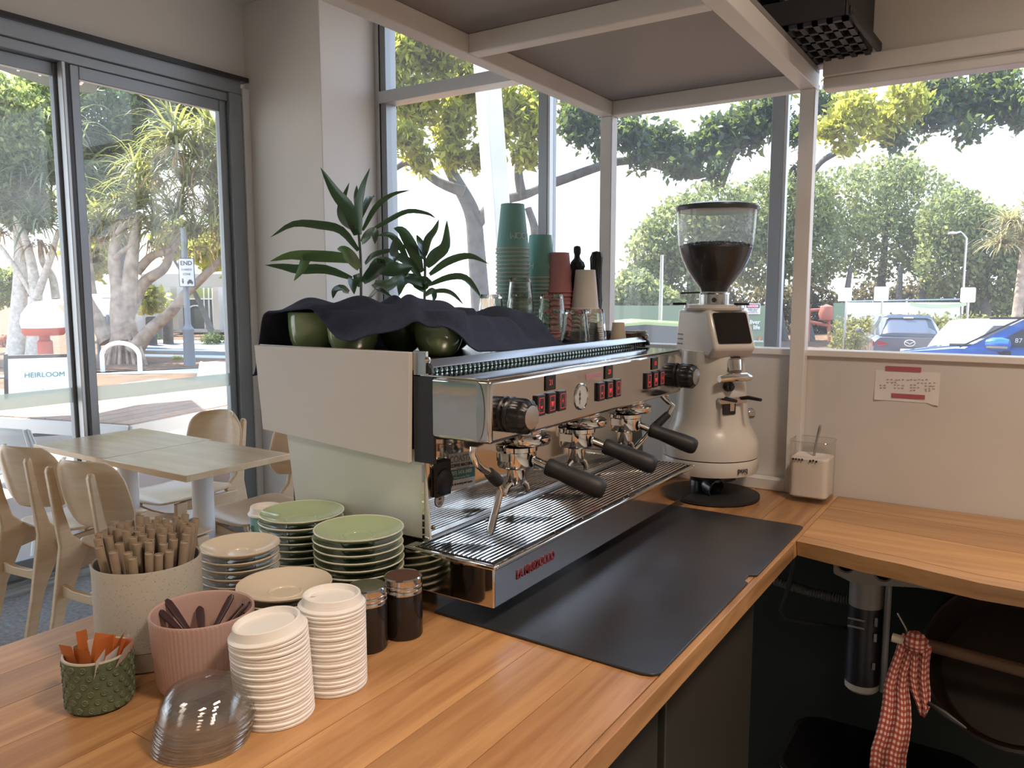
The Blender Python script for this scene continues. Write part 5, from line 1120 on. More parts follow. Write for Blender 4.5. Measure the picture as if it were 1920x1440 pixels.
# ---- END SHARED ZONE sign on a dark lamp post
eb = gnd(356, 688); de = float(np.dot(eb-EYE, FW)); zt_ = at(350, 430, de)[2]
es = thing('street_sign', 'END SHARED ZONE sign on a dark grey post beyond the pandanus', 'sign', tuple(eb))
PG = mat('post_grey', (.16, .18, .21), .5)
B().lathe([(.13, 0), (.12, .03), (.11, .75), (.125, .78), (.125, .82), (.075, .88), (.062, .95), (.06, zt_-eb[2])], 20, tuple(eb)).done('post', PG, es)
sp0 = at(350, 511, de-.42); ux_ = RT; uy_ = np.array([0, 0, 1.])
mpx = de/F; sw, sh = 29*mpx, 52*mpx
B().prism(rrect(sw, sh, .03), sp0, ux_, uy_, np.cross(ux_, uy_)*-.012).done('plate', MW['text_dark'], es, smooth=0)
B().prism(rrect(sw-.03, sh-.03, .02), sp0, ux_, uy_, np.cross(ux_, uy_)*.004).done('sign_face', mat('sign_white', (.55, .55, .54), .5), es, smooth=0)
sf_ = np.cross(ux_, uy_)*.006
text('lettering', 'END', .125, sp0+uy_*sh*.32+sf_, ux_, uy_, MW['text_dark'], es, .001, .003); text('lettering', 'SHARED', .062, sp0+uy_*sh*.10+sf_, ux_, uy_, MW['text_dark'], es, .001); text('lettering', 'ZONE', .062, sp0-uy_*sh*.06+sf_, ux_, uy_, MW['text_dark'], es, .001)
pc = B(); co = sp0-uy_*sh*.33+ux_*sw*.2+sf_
pc.prism([(-.06, -.03), (.06, -.03), (.06, .01), (.04, .02), (.025, .05), (-.025, .05), (-.04, .02), (-.06, .01)], co, ux_, uy_, sf_*.3).prism([(-.055, -.05), (-.03, -.05), (-.03, -.03), (-.055, -.03)], co, ux_, uy_, sf_*.3).prism([(.03, -.05), (.055, -.05), (.055, -.03), (.03, -.03)], co, ux_, uy_, sf_*.3)
co = sp0-uy_*sh*.30-ux_*sw*.26+sf_
pc.prism(circ(10, .018, (0, .04)), co, ux_, uy_, sf_*.3).prism([(-.025, .018), (.025, .018), (.018, -.05), (-.012, -.05)], co, ux_, uy_, sf_*.3)
pc.done('pictograms', MW['text_dark'], es, smooth=0)
# ---- foliage builders
def leafcloud(balls, n, size, seed, flat=.75, elong=1.9, shell=.55):
    """many small folded leaves scattered through the balls (x, y, z, rx, ry, rz)"""
    g = np.random.default_rng(seed); balls = np.array(balls, float)
    vol = balls[:, 3]*balls[:, 4]*balls[:, 5]; k = g.choice(len(balls), n, p=vol**.67/(vol**.67).sum())
    d = g.normal(size=(n, 3)); d /= np.linalg.norm(d, axis=1)[:, None]
    r = (shell+(1-shell)*g.random(n))**(1/1.5)
    c = balls[k, :3]+d*balls[k, 3:6]*r[:, None]+g.normal(size=(n, 3))*size*.5
    ax = g.normal(size=(n, 3)); ax[:, 2] -= .6; ax /= np.linalg.norm(ax, axis=1)[:, None]
    s = np.cross(ax, g.normal(size=(n, 3))); s /= np.linalg.norm(s, axis=1)[:, None]; nn = np.cross(ax, s)
    L_ = size*(.6+.8*g.random(n))[:, None]; W_ = L_/elong
    v = np.stack([c-ax*L_*.5, c+s*W_*.5+nn*L_*.06, c+ax*L_*.5, c-s*W_*.5+nn*L_*.06], 1).reshape(-1, 3)
    return v, np.arange(4*n).reshape(-1, 4)
def fastmesh(name, v, f, m, parent):
    v = v-np.array(root_of(parent).location); me = bpy.data.meshes.new(name)
    nf, k = f.shape
    me.vertices.add(len(v)); me.vertices.foreach_set('co', v.astype(np.float32).ravel())
    me.loops.add(nf*k); me.loops.foreach_set('vertex_index', f.astype(np.int32).ravel())
    me.polygons.add(nf); me.polygons.foreach_set('loop_start', np.arange(0, nf*k, k, dtype=np.int32)); me.update(calc_edges=True); me.validate()
    me.materials.append(m); o = bpy.data.objects.new(name, me); COL.objects.link(o); o.parent = parent; o['kind'] = 'stuff'; return o
def straps(heads, n, L_, w_, seed, droop=1.0, up=.55):
    """rosettes of long drooping strap leaves"""
    g = np.random.default_rng(seed); V = []; Fc = []; k0 = 0; ns = 6
    for hx, hy, hz_, s in heads:
        for q in range(n):
            a = g.uniform(0, 2*math.pi); e = g.uniform(-.5, 1.35); l = L_*s*g.uniform(.65, 1.15)
            d = np.array([math.cos(a)*math.cos(e), math.sin(a)*math.cos(e), math.sin(e)*up+.25]); sd = np.array([-math.sin(a), math.cos(a), g.uniform(-.3, .3)]); sd /= np.linalg.norm(sd)
            p = np.array([hx, hy, hz_])+g.normal(size=3)*.06; ww = w_*s*g.uniform(.7, 1.2)
            for i in range(ns+1):
                t = i/ns; wt = ww*(1-t**2)*.5+.001
                V += [p-sd*wt, p+sd*wt]; p = p+d*l/ns; d = d+np.array([0, 0, -.36*droop*(.4+t)]); d /= np.linalg.norm(d)
            for i in range(ns): b0 = k0+2*i; Fc.append((b0, b0+1, b0+3, b0+2))
            k0 += 2*(ns+1)
    return np.array(V), np.array(Fc)
BARK = mat('bark_pale', (.44, .34, .26), .9, noise=(5, (.19, .14, .105)), bump=(12, 1.0)); BARK2 = mat('bark_dark', (.13, .115, .10), .9, noise=(9, (.08, .07, .06)), bump=(14, .6)); BARKW = mat('bark_white', (.72, .66, .58), .9, noise=(12, (.5, .44, .38)))
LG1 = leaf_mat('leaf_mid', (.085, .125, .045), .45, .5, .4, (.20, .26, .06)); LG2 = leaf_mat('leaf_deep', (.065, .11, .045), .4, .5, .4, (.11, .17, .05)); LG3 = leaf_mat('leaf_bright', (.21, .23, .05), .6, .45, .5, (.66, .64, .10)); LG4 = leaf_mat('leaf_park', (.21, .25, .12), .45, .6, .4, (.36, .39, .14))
LG6 = leaf_mat('leaf_litbrown', (.14, .12, .06), .4, .6, .4, (.26, .20, .08)); LG5 = leaf_mat('leaf_shaded', (.035, .065, .03), .42, .35, .5, (.22, .28, .06), .5); STRAP = leaf_mat('pandanus_leaf', (.17, .19, .07), .45, .35, .4, (.42, .42, .10)); STRAPD = leaf_mat('pandanus_dry', (.36, .24, .12), .4, .4, .35, (.5, .35, .15)); HEDGE = leaf_mat('leaf_hedge', (.22, .21, .07), .35, .5, .5, (.4, .38, .1))
def branches(o, name, paths, m, n=9):
    for pts, r in paths: B().tube([catm(pts, t) for t in np.linspace(0, 1, 4*len(pts))], list(np.interp(np.linspace(0, 1, 4*len(pts)), np.linspace(0, 1, len(r)), r)), n).done(name, m, o, smooth=1.5)
def catm(pts, t): P = np.array(pts, float); return np.array([catmull(P[:, k], t) for k in range(3)])
def pp(d, *xy): return [at(x, y, d) for x, y in xy]
# ---- big pandanus with prop roots, beyond the terrace
pb = gnd(232, 683); dp = float(np.dot(pb-EYE, FW))
pd_ = thing('pandanus_tree', 'spreading pandanus with many prop roots behind the white bike hoop', 'tree', tuple(pb))
k = dp/F
branches(pd_, 'limb', [(pp(dp, (236, 640), (228, 590), (222, 540), (214, 490), (216, 455), (232, 420)), [27*k, 21*k, 14*k, 11*k, 9*k, 6*k]), (pp(dp, (232, 600), (240, 560), (246, 500), (252, 450), (262, 400)), [20*k, 16*k, 13*k, 10*k, 6*k]), (pp(dp+.2, (240, 580), (270, 530), (305, 505), (318, 480), (330, 440)), [17*k, 11*k, 9*k, 8*k, 5*k]),
    (pp(dp-.2, (250, 660), (280, 620), (320, 585), (348, 550), (375, 525), (400, 500), (430, 470)), [16*k, 12*k, 10*k, 9*k, 8*k, 7*k, 6*k]), (pp(dp+.1, (256, 510), (285, 480), (320, 468), (345, 440)), [9*k, 8*k, 6*k, 4*k]), (pp(dp, (205, 640), (185, 600), (172, 560), (165, 500), (163, 440)), [18*k, 15*k, 11*k, 9*k, 6*k]), (pp(dp-.1, (216, 485), (232, 470), (248, 458)), [6*k, 5*k, 4*k])], BARK)
rb = random.Random(9)
for q in range(34):
    x1_ = 196+q*2.4+rb.uniform(-2, 2); x0_ = 232+(x1_-236)*.55; y0_ = 618+abs(x1_-236)*.35+rb.uniform(-8, 8); dd = rb.uniform(-.5, .3)
    B().tube([at(x0_, y0_, dp+dd*.4), at((x0_+x1_)/2+rb.uniform(-1, 1), (y0_+684)/2, dp+dd*.8), at(x1_, 686, dp+dd)], [2.6*k, 2.8*k, 3*k], 6).done('prop_root', BARK, pd_)
hd_ = [(*at(x, y, dp+dd), s) for x, y, dd, s in ((330, 262, -.6, 1.15), (300, 310, -.2, 1), (372, 290, -.3, 1.1), (395, 250, .2, 1.1), (350, 340, -.5, 1), (400, 340, -.2, 1), (265, 380, .2, 1), (330, 400, -.3, .9), (400, 400, -.3, .9), (232, 400, .3, .95), (262, 330, .5, 1), (190, 420, .4, .95), (440, 300, 0, 1.1), (430, 420, -.2, 1), (290, 430, .1, .9), (365, 440, -.2, .9))]
v, f = straps(hd_, 95, 1.25, .062, 3, 1.15); fastmesh('foliage', v, f, STRAP, pd_)
v, f = straps([(h[0], h[1], h[2]-.35, h[3]*.8) for h in hd_], 32, 1.05, .05, 4, 2.2, .1); fastmesh('dry_foliage', v, f, STRAPD, pd_)
# second pandanus, behind the door mullion
pb2 = gnd(60, 672); dp2 = float(np.dot(pb2-EYE, FW)); k2 = dp2/F
pd2 = thing('pandanus_tree', 'pale barked pandanus behind the sandwich board, seen through the outer pane', 'tree', tuple(pb2))
branches(pd2, 'limb', [(pp(dp2, (62, 672), (66, 620), (68, 560), (60, 500), (48, 450), (30, 405)), [15*k2, 13*k2, 11*k2, 9*k2, 7*k2, 5*k2]), (pp(dp2-.1, (68, 560), (82, 520), (96, 480), (110, 430)), [8*k2, 7*k2, 6*k2, 4*k2]), (pp(dp2+.4, (105, 560), (98, 520), (80, 490), (75, 450)), [8*k2, 7*k2, 6*k2, 5*k2]), (pp(dp2, (64, 560), (40, 520), (14, 480), (0, 460)), [5*k2, 4*k2, 4*k2, 3*k2])], BARKW)
hd2 = [(*at(x, y, dp2+dd), s) for x, y, dd, s in ((40, 330, .3, 1.2), (100, 330, 0, 1.2), (0, 400, .2, 1.1), (70, 420, -.2, 1), (150, 340, .6, 1.2), (170, 400, .6, 1.1), (-30, 330, .5, 1.2), (110, 250, .6, 1.1))]
v, f = straps(hd2, 95, 1.5, .066, 5, 1.1); fastmesh('foliage', v, f, leaf_mat('pandanus_shade', (.16, .20, .12), .4, .35, .4, (.3, .36, .14)), pd2)
v, f = straps([(h[0], h[1], h[2]-.5, h[3]*.8) for h in hd2[2:5]], 40, 1.2, .05, 6, 2.2, .1); fastmesh('dry_foliage', v, f, STRAPD, pd2)
# dense tree crowns above and behind
def crown_tree(name, lab, base, top, balls, n, size, m, seed, trunk_r=.16, bark=BARK2, limbs=None, grp=None):
    o = thing(name, lab, 'tree', tuple(base), group=grp)
    ctr = np.mean(np.array(balls)[:, :3], 0)
    branches(o, 'trunk', [([base, base*.5+ctr*.5+np.array([.1, .1, 0]), ctr], [trunk_r, trunk_r*.7, trunk_r*.35])], bark)
    for b in (limbs or []): branches(o, 'limb', [b], bark)
    v, f = leafcloud(balls, n, size, seed); fastmesh('foliage', v, f, m, o); return o
def ball(x, y, d, rpx, sz=1., sx=1.): q = at(x, y, d); r = rpx*d/F; return (q[0], q[1], q[2], r*sx, r*sx, r*sz)
def gr(px, d): q = at(px, 553, d); return np.array([q[0], q[1], gh(q[0], q[1])])
crown_tree('leafy_tree', 'dense dark tree behind the pandanus, filling the top of the glass door', gr(215, 21), None, [ball(x, y, 21+dd, r) for x, y, r, dd in ((200, 230, 70, 0), (150, 300, 60, 1), (270, 230, 60, 1.5), (230, 330, 60, 2), (180, 400, 50, 2.5), (270, 150, 60, 1), (340, 180, 50, 3), (190, 130, 55, 1))], 30000, .16, LG2, 11, .3)
crown_tree('leafy_tree', 'bright leafed tree behind the outer door pane, above the sandwich board', gr(20, 19), None, [ball(x, y, 19+dd, r) for x, y, r, dd in ((20, 240, 80, 0), (90, 280, 60, .5), (-40, 320, 70, 0), (40, 380, 55, 1), (80, 200, 60, 1), (-30, 200, 70, 0), (10, 540, 35, 2))], 30000, .14, leaf_mat('leaf_hazy', (.20, .25, .11), .5, .5, .4, (.42, .48, .14)), 12, .22, BARKW)
crown_tree('street_tree', 'yellow green street tree over the far shops, past the door jamb', gr(400, 26), None, [ball(x, y, 26+dd, r) for x, y, r, dd in ((400, 470, 30, 0), (440, 440, 40, 1), (280, 560, 22, 4), (330, 450, 30, 2), (170, 480, 35, 1))], 5000, .30, LG3, 13, .12)
# ---- white dome on a red hydrant-like base, and small street furniture
dmq = gnd(88, 668); ddm = 15.5; 
dmb = np.array([*at(88, 700, ddm)[:2], GL]); dome = thing('dome_bollard', 'large white dome on a red pedestal behind the sandwich board', 'sculpture', tuple(dmb))
kz = lambda y: at(88, y, ddm)[2]; RED = mat('red_paint', (.45, .07, .04), .5); kk = ddm/F
B().lathe([(13*kk, GL), (13*kk, kz(640)), (9*kk, kz(636)), (9*kk, kz(618)), (22*kk, kz(612))], 24, (dmb[0], dmb[1], 0)).done('pedestal', RED, dome)
B().lathe([(32*kk, kz(628)), (36*kk, kz(622)), (36*kk, kz(614)), (30*kk, kz(610))], 28, (dmb[0], dmb[1], 0)).done('red_collar', RED, dome)
B().lathe([(36*kk, kz(614)), (38*kk, kz(604)), (35*kk, kz(588)), (24*kk, kz(572)), (12*kk, kz(566)), (0, kz(564))], 32, (dmb[0], dmb[1], 0)).done('white_dome', MW['cards'], dome)
ws = gnd(195, 672); wd_ = 17.5; wsb = np.array([*at(193, 690, wd_)[:2], GL])
wsn = thing('notice_board', 'bright white notice board between the pandanus trunks', 'sign', tuple(wsb))
B().prism(rrect(40*wd_/F, 42*wd_/F, .04), at(192, 572, wd_), RT, (0, 0, 1), FW*.04).done('board', MW['cards'], wsn)
for y in (551, 559): B().prism(rrect(15*wd_/F, 2.4*wd_/F, .005), at(199, y, wd_-.02), RT, (0, 0, 1), FW*.01).done('print_line', MW['text_grey'], wsn, smooth=0)
for x in (182, 202): q = at(x, 590, wd_+.04); B().tube([q, (q[0], q[1], GL)], .04, 8).done('leg', PG, wsn)
for x, yb_, lab in ((861-570-6, 648, 'dark timber bollard by the far kerb, nearest the pandanus'), (316, 646, 'dark timber bollard by the far kerb, in front of the shop')):
    q = gnd(x, yb_); tag(B().lathe([(.16, 0), (.16, .85), (.13, .9), (0, .92)], 12, tuple(q)).done('street_bollard', BARK2, loc=tuple(q)), lab, 'bollard')
for x, yb_, r, m, lab, sd in ((285, 640, 14, LG2, 'low green shrub at the far kerb beside the pandanus', 31), (400, 646, 22, LG1, 'low shrub on the mulch before the far shop', 32), (333, 676, 9, LG3, 'yellow green tuft at the foot of the street sign', 33), (20, 650, 22, mat and leaf_mat('red_leaf', (.30, .10, .07), .4, .5, .4, (.4, .16, .08)), 'reddish shrub bed at the edge of the outer door pane', 34)):
    q = gnd(x, yb_); d = float(np.dot(q-EYE, FW)); o = thing('low_shrub', lab, 'shrub', tuple(q)); rr = r*d/F
    v, f = leafcloud([(q[0], q[1], q[2]+rr*.45, rr*1.1, rr*1.1, rr*.5)], 500, rr*.28, sd, shell=.2); fastmesh('foliage', v, f, m, o); B().tube([q, q+np.array([0, 0, rr*.4])], .02, 6).done('stem', BARK2, o)
# ---- shop across the street
ds = 31.; sb0 = at(365, 640, ds); zs = lambda y: at(365, y, ds)[2]
SH = thing('shop_building', 'white single storey shop across the street with a glazed entrance', 'building', (sb0[0], sb0[1], GL))
def sx(x, dd=0): return at(x, 600, ds+dd)
def panel(name, xa_, xb_, ya_, yb2, dd, m, parent, th=.15):
    a_, b_2 = at(xa_, 600, ds+dd), at(xb_, 600, ds+dd); kz_ = lambda y: at((xa_+xb_)/2, y, ds+dd)[2]
    za_, zb2 = kz_(yb2), kz_(ya_); nrm = np.array([FW[0], FW[1], 0])*th
    return B().add([(*a_[:2], za_), (*b_2[:2], za_), (*b_2[:2], zb2), (*a_[:2], zb2)]+[(a_[0]+nrm[0], a_[1]+nrm[1], za_), (b_2[0]+nrm[0], b_2[1]+nrm[1], za_), (b_2[0]+nrm[0], b_2[1]+nrm[1], zb2), (a_[0]+nrm[0], a_[1]+nrm[1], zb2)], [(0, 1, 2, 3), (7, 6, 5, 4), (0, 4, 5, 1), (1, 5, 6, 2), (2, 6, 7, 3), (3, 7, 4, 0)]).done(name, m, parent, smooth=0)
SHW = mat('shop_white', (.62, .61, .59), .7); SHG = mat('shop_grey', (.45, .44, .43), .7); GLD = mat('shop_glass', (.06, .075, .07), .1)
panel('fascia', 268, 520, 514, 538, -1.0, SHW, SH, .4); panel('back_wall', 240, 520, 538, 625, 1.5, SHG, SH); panel('parapet', 300, 520, 508, 514, -.8, MW['cards'], SH, .3)
panel('pier', 322, 334, 538, 622, -.2, SHG, SH, .5); panel('pier', 401, 411, 538, 622, -.2, SHW, SH, .5); panel('shopfront', 334, 410, 560, 618, .6, GLD, SH); panel('shopfront', 411, 500, 560, 618, .6, GLD, SH)
for x in (334, 349, 383, 392, 399): panel('frame_bar', x, x+1.6, 540, 620, .5, MW['cards'], SH, .08)
panel('frame_bar', 334, 500, 559, 561.5, .48, MW['cards'], SH, .08); panel('upper_glazing', 356, 408, 540, 559, .6, mat('green_glass', (.35, .38, .12), .3), SH)
panel('plinth', 322, 500, 618, 623, -.2, SHG, SH, .8); panel('awning_strip', 275, 318, 549, 555, .2, MW['cards'], SH, .3)
tx = at(305, 530, ds-1.06); kx = ds/F
text('sign_lettering', 'Hilo', 15*kx, tx, RT, (0, 0, 1), MW['text_dark'], SH, .02, .0, xs=1.0)
B().prism(rrect(18*kx, .8*kx, .005), at(312, 535.5, ds-1.06), RT, (0, 0, 1), FW*.01).done('sign_rule', MW['text_grey'], SH, smooth=0)
arc = B()
for r_ in (11,): arc.tube([at(367+r_*math.cos(a), 578-5*math.sin(a), ds+.45) for a in np.linspace(.3, math.pi-.3, 14)], .03, 6)
arc.done('window_arc', MW['cards'], SH)
tl = at(288, 640, 27.); tbq = thing('street_bench', 'pale bench seat on the pavement before the far shop', 'seat', (*gnd(300, 634)[:2], GL)); q = gnd(300, 634)
B().bar(q+np.array([-.5, .3, .45]), q+np.array([.3, -.5, .45]), .4, .08).done('seat_slab', KERB, tbq); B().bar(q+np.array([-.3, .1, 0]), q+np.array([-.3, .1, .42]), .3, .3).done('support', PG, tbq)
# ---- leaning white concrete column beyond the window
cq0, cq1 = at(889, 150, 6.3), at(919, 560, 6.3)
dl = (cq1-cq0)/np.linalg.norm(cq1-cq0); topc = cq0-dl*1.6; botc = cq0+dl*(cq0[2]+.6)/-dl[2]
lc_ = thing('leaning_column', 'white leaning concrete column outside the window, behind the teal cups', 'column', (botc[0], botc[1], botc[2]))
wv = np.array([math.cos(math.radians(-20)), math.sin(math.radians(-20)), 0]); tv = np.array([-wv[1], wv[0], 0])
cw, cd_ = .15, .16
B().add([p+s for p in (botc, topc) for s in (0*wv, wv*cw, wv*cw+tv*cd_, tv*cd_)], [(3, 2, 1, 0), (4, 5, 6, 7), (0, 1, 5, 4), (1, 2, 6, 5), (2, 3, 7, 6), (3, 0, 4, 7)]).done('shaft', mat('concrete_white', (.80, .76, .68), .7, noise=(4, (.74, .70, .62))), lc_, bev=.008)
# ---- near spreading tree with big leaves, over the window tops
q = gr(880, 10.5)
nt_ = thing('broad_leaf_tree', 'near broad leafed tree whose boughs cross the tops of the windows', 'tree', tuple(q))
dn_ = 9.5
branches(nt_, 'bough', [(pp(10.5, (905, 640), (900, 560), (893, 470), (885, 400), (855, 340), (835, 300), (800, 200)), [.14, .13, .12, .11, .09, .07, .04]), (pp(10.3, (870, 360), (820, 340), (770, 305), (735, 320)), [.08, .06, .05, .03]), (pp(10.5, (893, 420), (930, 380), (985, 365), (1030, 345)), [.09, .07, .06, .05]), (pp(10.5, (978, 366), (972, 320), (980, 260), (1000, 180)), [.07, .06, .05, .03]), (pp(11, (1000, 480), (1002, 430), (990, 390)), [.05, .06, .05]),
    (pp(9.5, (1030, 345), (1180, 300), (1300, 330), (1360, 300), (1440, 240)), [.06, .05, .045, .04, .02]), (pp(9.5, (1355, 350), (1372, 300), (1400, 250)), [.02, .035, .02]), (pp(8.5, (1520, 330), (1560, 290), (1700, 235), (1850, 210), (1960, 190)), [.02, .035, .04, .04, .03])], BARK2)
bl = []
for x, y, r, dd in ((760, 90, 40, 0), (820, 110, 45, .3), (780, 190, 45, .2), (850, 230, 40, .5), (760, 260, 30, 0), (830, 60, 50, 0), (900, 130, 45, .5), (960, 200, 40, .3), (1000, 230, 38, .2), (985, 290, 26, .2), (850, 290, 30, .4), (740, 190, 25, 0), (760, 60, 40, .2), (740, 130, 35, 0), (790, 300, 24, .2), (1010, 180, 35, .4), (930, 250, 30, .6), (900, 300, 22, .5), (870, 180, 40, .8), (1080, 215, 30, .3)): bl.append(ball(x, y, dn_+dd, r))
v, f = leafcloud(bl, 16000, .11, 21, elong=2.3, shell=.15); fastmesh('sunlit_foliage', v, f, LG3, nt_)  # sunlight on these boughs is put into the brighter leaf colour
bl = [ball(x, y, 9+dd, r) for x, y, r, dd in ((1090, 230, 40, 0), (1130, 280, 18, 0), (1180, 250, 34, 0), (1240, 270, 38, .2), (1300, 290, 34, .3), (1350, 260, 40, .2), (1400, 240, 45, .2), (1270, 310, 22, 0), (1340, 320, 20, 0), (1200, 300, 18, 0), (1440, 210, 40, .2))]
v, f = leafcloud(bl, 7000, .10, 22, elong=2.1, shell=.2); fastmesh('shaded_foliage', v, f, LG5, nt_)  # darker leaf colour, with the shade put into it
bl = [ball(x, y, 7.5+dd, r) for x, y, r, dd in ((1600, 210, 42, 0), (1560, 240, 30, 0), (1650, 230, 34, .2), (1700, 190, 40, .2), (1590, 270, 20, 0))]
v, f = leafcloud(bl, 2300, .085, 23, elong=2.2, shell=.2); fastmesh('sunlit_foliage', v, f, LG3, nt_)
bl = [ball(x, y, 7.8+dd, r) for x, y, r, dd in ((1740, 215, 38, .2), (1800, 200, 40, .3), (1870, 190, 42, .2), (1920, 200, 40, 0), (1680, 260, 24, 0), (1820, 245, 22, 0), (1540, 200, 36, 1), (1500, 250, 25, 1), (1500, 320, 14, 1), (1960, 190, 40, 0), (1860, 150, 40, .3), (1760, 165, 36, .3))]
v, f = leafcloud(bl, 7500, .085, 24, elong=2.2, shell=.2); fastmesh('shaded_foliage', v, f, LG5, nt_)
# ---- park trees beyond the hedge
park = [('rounded park tree behind the grinder hopper', 1290, 36, [(1280, 440, 75, 0), (1340, 400, 65, 1), (1230, 470, 55, 0), (1390, 440, 60, 1), (1210, 530, 45, 0), (1300, 520, 55, 0)], 41),
    ('tall rounded park tree between the mullion and the white post', 1450, 38, [(1440, 400, 75, 0), (1500, 390, 70, 0), (1420, 480, 65, 0), (1520, 470, 65, 0)], 42),
    ('broad park tree above the parked grey car', 1640, 40, [(1600, 380, 75, 0), (1660, 360, 70, 1), (1720, 385, 75, 0), (1580, 455, 65, 0), (1650, 460, 70, 0), (1740, 460, 65, 0), (1690, 330, 40, 1)], 43),
    ('dark park tree at the end of the row, above the blue car', 1850, 36, [(1790, 420, 65, 0), (1850, 450, 65, 0), (1780, 490, 60, 0), (1870, 520, 50, 0), (1930, 470, 60, 0)], 44),
    ('low bright park bush behind the machine end', 1160, 30, [(1190, 560, 45, 0), (1130, 590, 35, 0), (1240, 580, 35, 0)], 45)]
for lab, bx0, d, bs, sd in park:
    crown_tree('park_tree', lab, gr(bx0, d), None, [ball(x, y, d+dd, r) for x, y, r, dd in bs], 12500, .25, LG4, sd, .3, BARK2, grp='row of park trees')
for x, lab in ((1345, 'x'), (1475, 'x'), (1525, 'x'), (1600, 'x'), (1690, 'x'), (1745, 'x')):
    q = gr(x, 37); b = at(x+6*math.sin(x), 500, 37.); o = thing('tree_trunk', 'slender trunk standing in the litter under the park trees', 'trunk', tuple(q), group='bare trunks in the park'); branches(o, 'stem', [([q, q*.5+b*.5+np.array([.25*math.sin(x), 0, 0]), b], [.2, .17, .1])], BARK2)
# pandanus at the right
q = gr(1905, 20); pr_ = thing('pandanus_tree', 'pale spiky pandanus head before the park trees, above the blue car', 'tree', tuple(q))
hd3 = [(*at(x, y, 20), 1) for x, y in ((1895, 420), (1930, 395), (1925, 450), (1880, 455))]
branches(pr_, 'limb', [([q, q*.5+np.array(hd3[1][:3])*.5, np.array(hd3[1][:3])], [.16, .12, .1])], BARK); v, f = straps(hd3, 90, .85, .05, 8, 1.0); fastmesh('foliage', v, f, leaf_mat('pandanus_pale', (.34, .30, .17), .4, .3, .4, (.5, .45, .2)), pr_)
# hedge
for x0_, x1_, d_, sd, lab in ((1120, 1480, 44., 61, 'dark shrub belt under the park trees behind the grinder'), (1480, 1760, 45., 62, 'dark shrub belt under the park trees above the white banner'), (1760, 1990, 40., 63, 'dark shrub belt under the park trees above the hedge end')):
    q0_, q1_ = gr(x0_, d_), gr(x1_, d_); o = thing('shrub_belt', lab, 'shrubs', tuple((q0_+q1_)/2), group='shrubs under the park trees')
    bl = [(*(q0_+(q1_-q0_)*t+np.array([0, 0, 1.3+.5*math.sin(t*17+sd)])), 1.0, 1.0, 1.5+.5*math.sin(t*11)) for t in np.linspace(0, 1, 14)]
    v, f = leafcloud(bl, 7000, .30, sd, shell=.4); fastmesh('foliage', v, f, LG6 if sd != 63 else LG4, o)
    for t in np.linspace(.05, .95, 8): q = q0_+(q1_-q0_)*t; B().tube([q, q+np.array([.1, 0, 1.2])], .05, 6).done('stem', BARK2, o)
d = 26.; a_, b_2 = gr(1590, d), gr(1960, d+2); hg = thing('clipped_hedge', 'low sunlit hedge along the car park behind the grey car', 'hedge', tuple((a_+b_2)/2))
bl = [(*(a_+(b_2-a_)*t+np.array([0, 0, .78])), .55, .55, .72) for t in np.linspace(0, 1, 18)]
v, f = leafcloud(bl, 7000, .15, 51, shell=.5); fastmesh('foliage', v, f, HEDGE, hg)
for t in np.linspace(.02, .98, 16): q = a_+(b_2-a_)*t; B().tube([q, q+np.array([.06, 0, .5])], .03, 6).done('stem', BARK2, hg)
# ---- site fence with green banner, danger sign, white square signs
df = 24.
BAN = mat('banner_green', (.19, .25, .16), .8); BAN2 = mat('banner_light', (.55, .60, .42), .8)
fa_, fb_ = gr(1130, df), gr(1455, df); bn_ = thing('site_fence', 'green banner covered site fence behind the grinder, lettered in white', 'fence', tuple((fa_+fb_)/2))
def quad(name, xa_, xb_, ya_, yb2, d, m, parent, th=.03, sag=0):
    n = 12; up_ = []; lo_ = []
    for t in np.linspace(0, 1, n):
        x = xa_+(xb_-xa_)*t; s = sag*4*t*(1-t); up_.append(at(x, ya_+s, d)); lo_.append(at(x, yb2+s, d))
    nr = FW*th; b = B(); b.grid([up_, lo_, [p+nr for p in lo_], [p+nr for p in up_], up_]); return b.done(name, m, parent, smooth=0)
quad('banner', 1110, 1456, 573, 660, df, BAN, bn_); quad('banner_foot', 1110, 1456, 655, 662, df-.02, BAN2, bn_)
for x in (1130, 1300, 1452): q = at(x, 570, df+.08); B().tube([q, (q[0], q[1], gh(q[0], q[1]))], .04, 8).done('post', MW['brushed'], bn_)
k3 = df/F
text('lettering', 'we deliver', 11*k3, at(1402, 604, df-.05), RT, (0, 0, 1), MW['text_white'], bn_, .005, .004); text('lettering', 'your sea life', 11*k3, at(1398, 614, df-.05), RT, (0, 0, 1), MW['text_white'], bn_, .005, .004)
text('lettering', 'evolve', 7*k3, at(1422, 639.5, df-.05), RT, (0, 0, 1), MW['text_white'], bn_, .005, .002)
B().prism([(0, 0), (6*k3, 0), (5*k3, 5*k3), (2*k3, 7*k3), (-.5*k3, 3*k3)], at(1422, 637, df-.04), RT, (0, 0, 1), FW*.01).done('orange_mark', mat('orange_mark', (.6, .2, .06), .7), bn_, smooth=0)
dg = thing('danger_sign', 'DANGER KEEP OUT sign fixed to the green site fence', 'sign', tuple(at(1412, 585, df-.1)))
B().prism(rrect(27*k3, 20*k3, .02), at(1412, 579, df-.06), RT, (0, 0, 1), FW*.02).done('sign_face', MW['cards'], dg, smooth=0)
B().prism(rrect(25.5*k3, 7.5*k3, .02), at(1412, 574, df-.07), RT, (0, 0, 1), FW*.01).done('black_panel', mat('sign_navy', (.10, .09, .16), .6), dg, smooth=0)
B().prism(circ(18, 9.5*k3, sx=1.15, sy=.34), at(1412, 574, df-.075), RT, (0, 0, 1), FW*.01).done('red_oval', mat('sign_red', (.55, .05, .08), .6), dg, smooth=0)
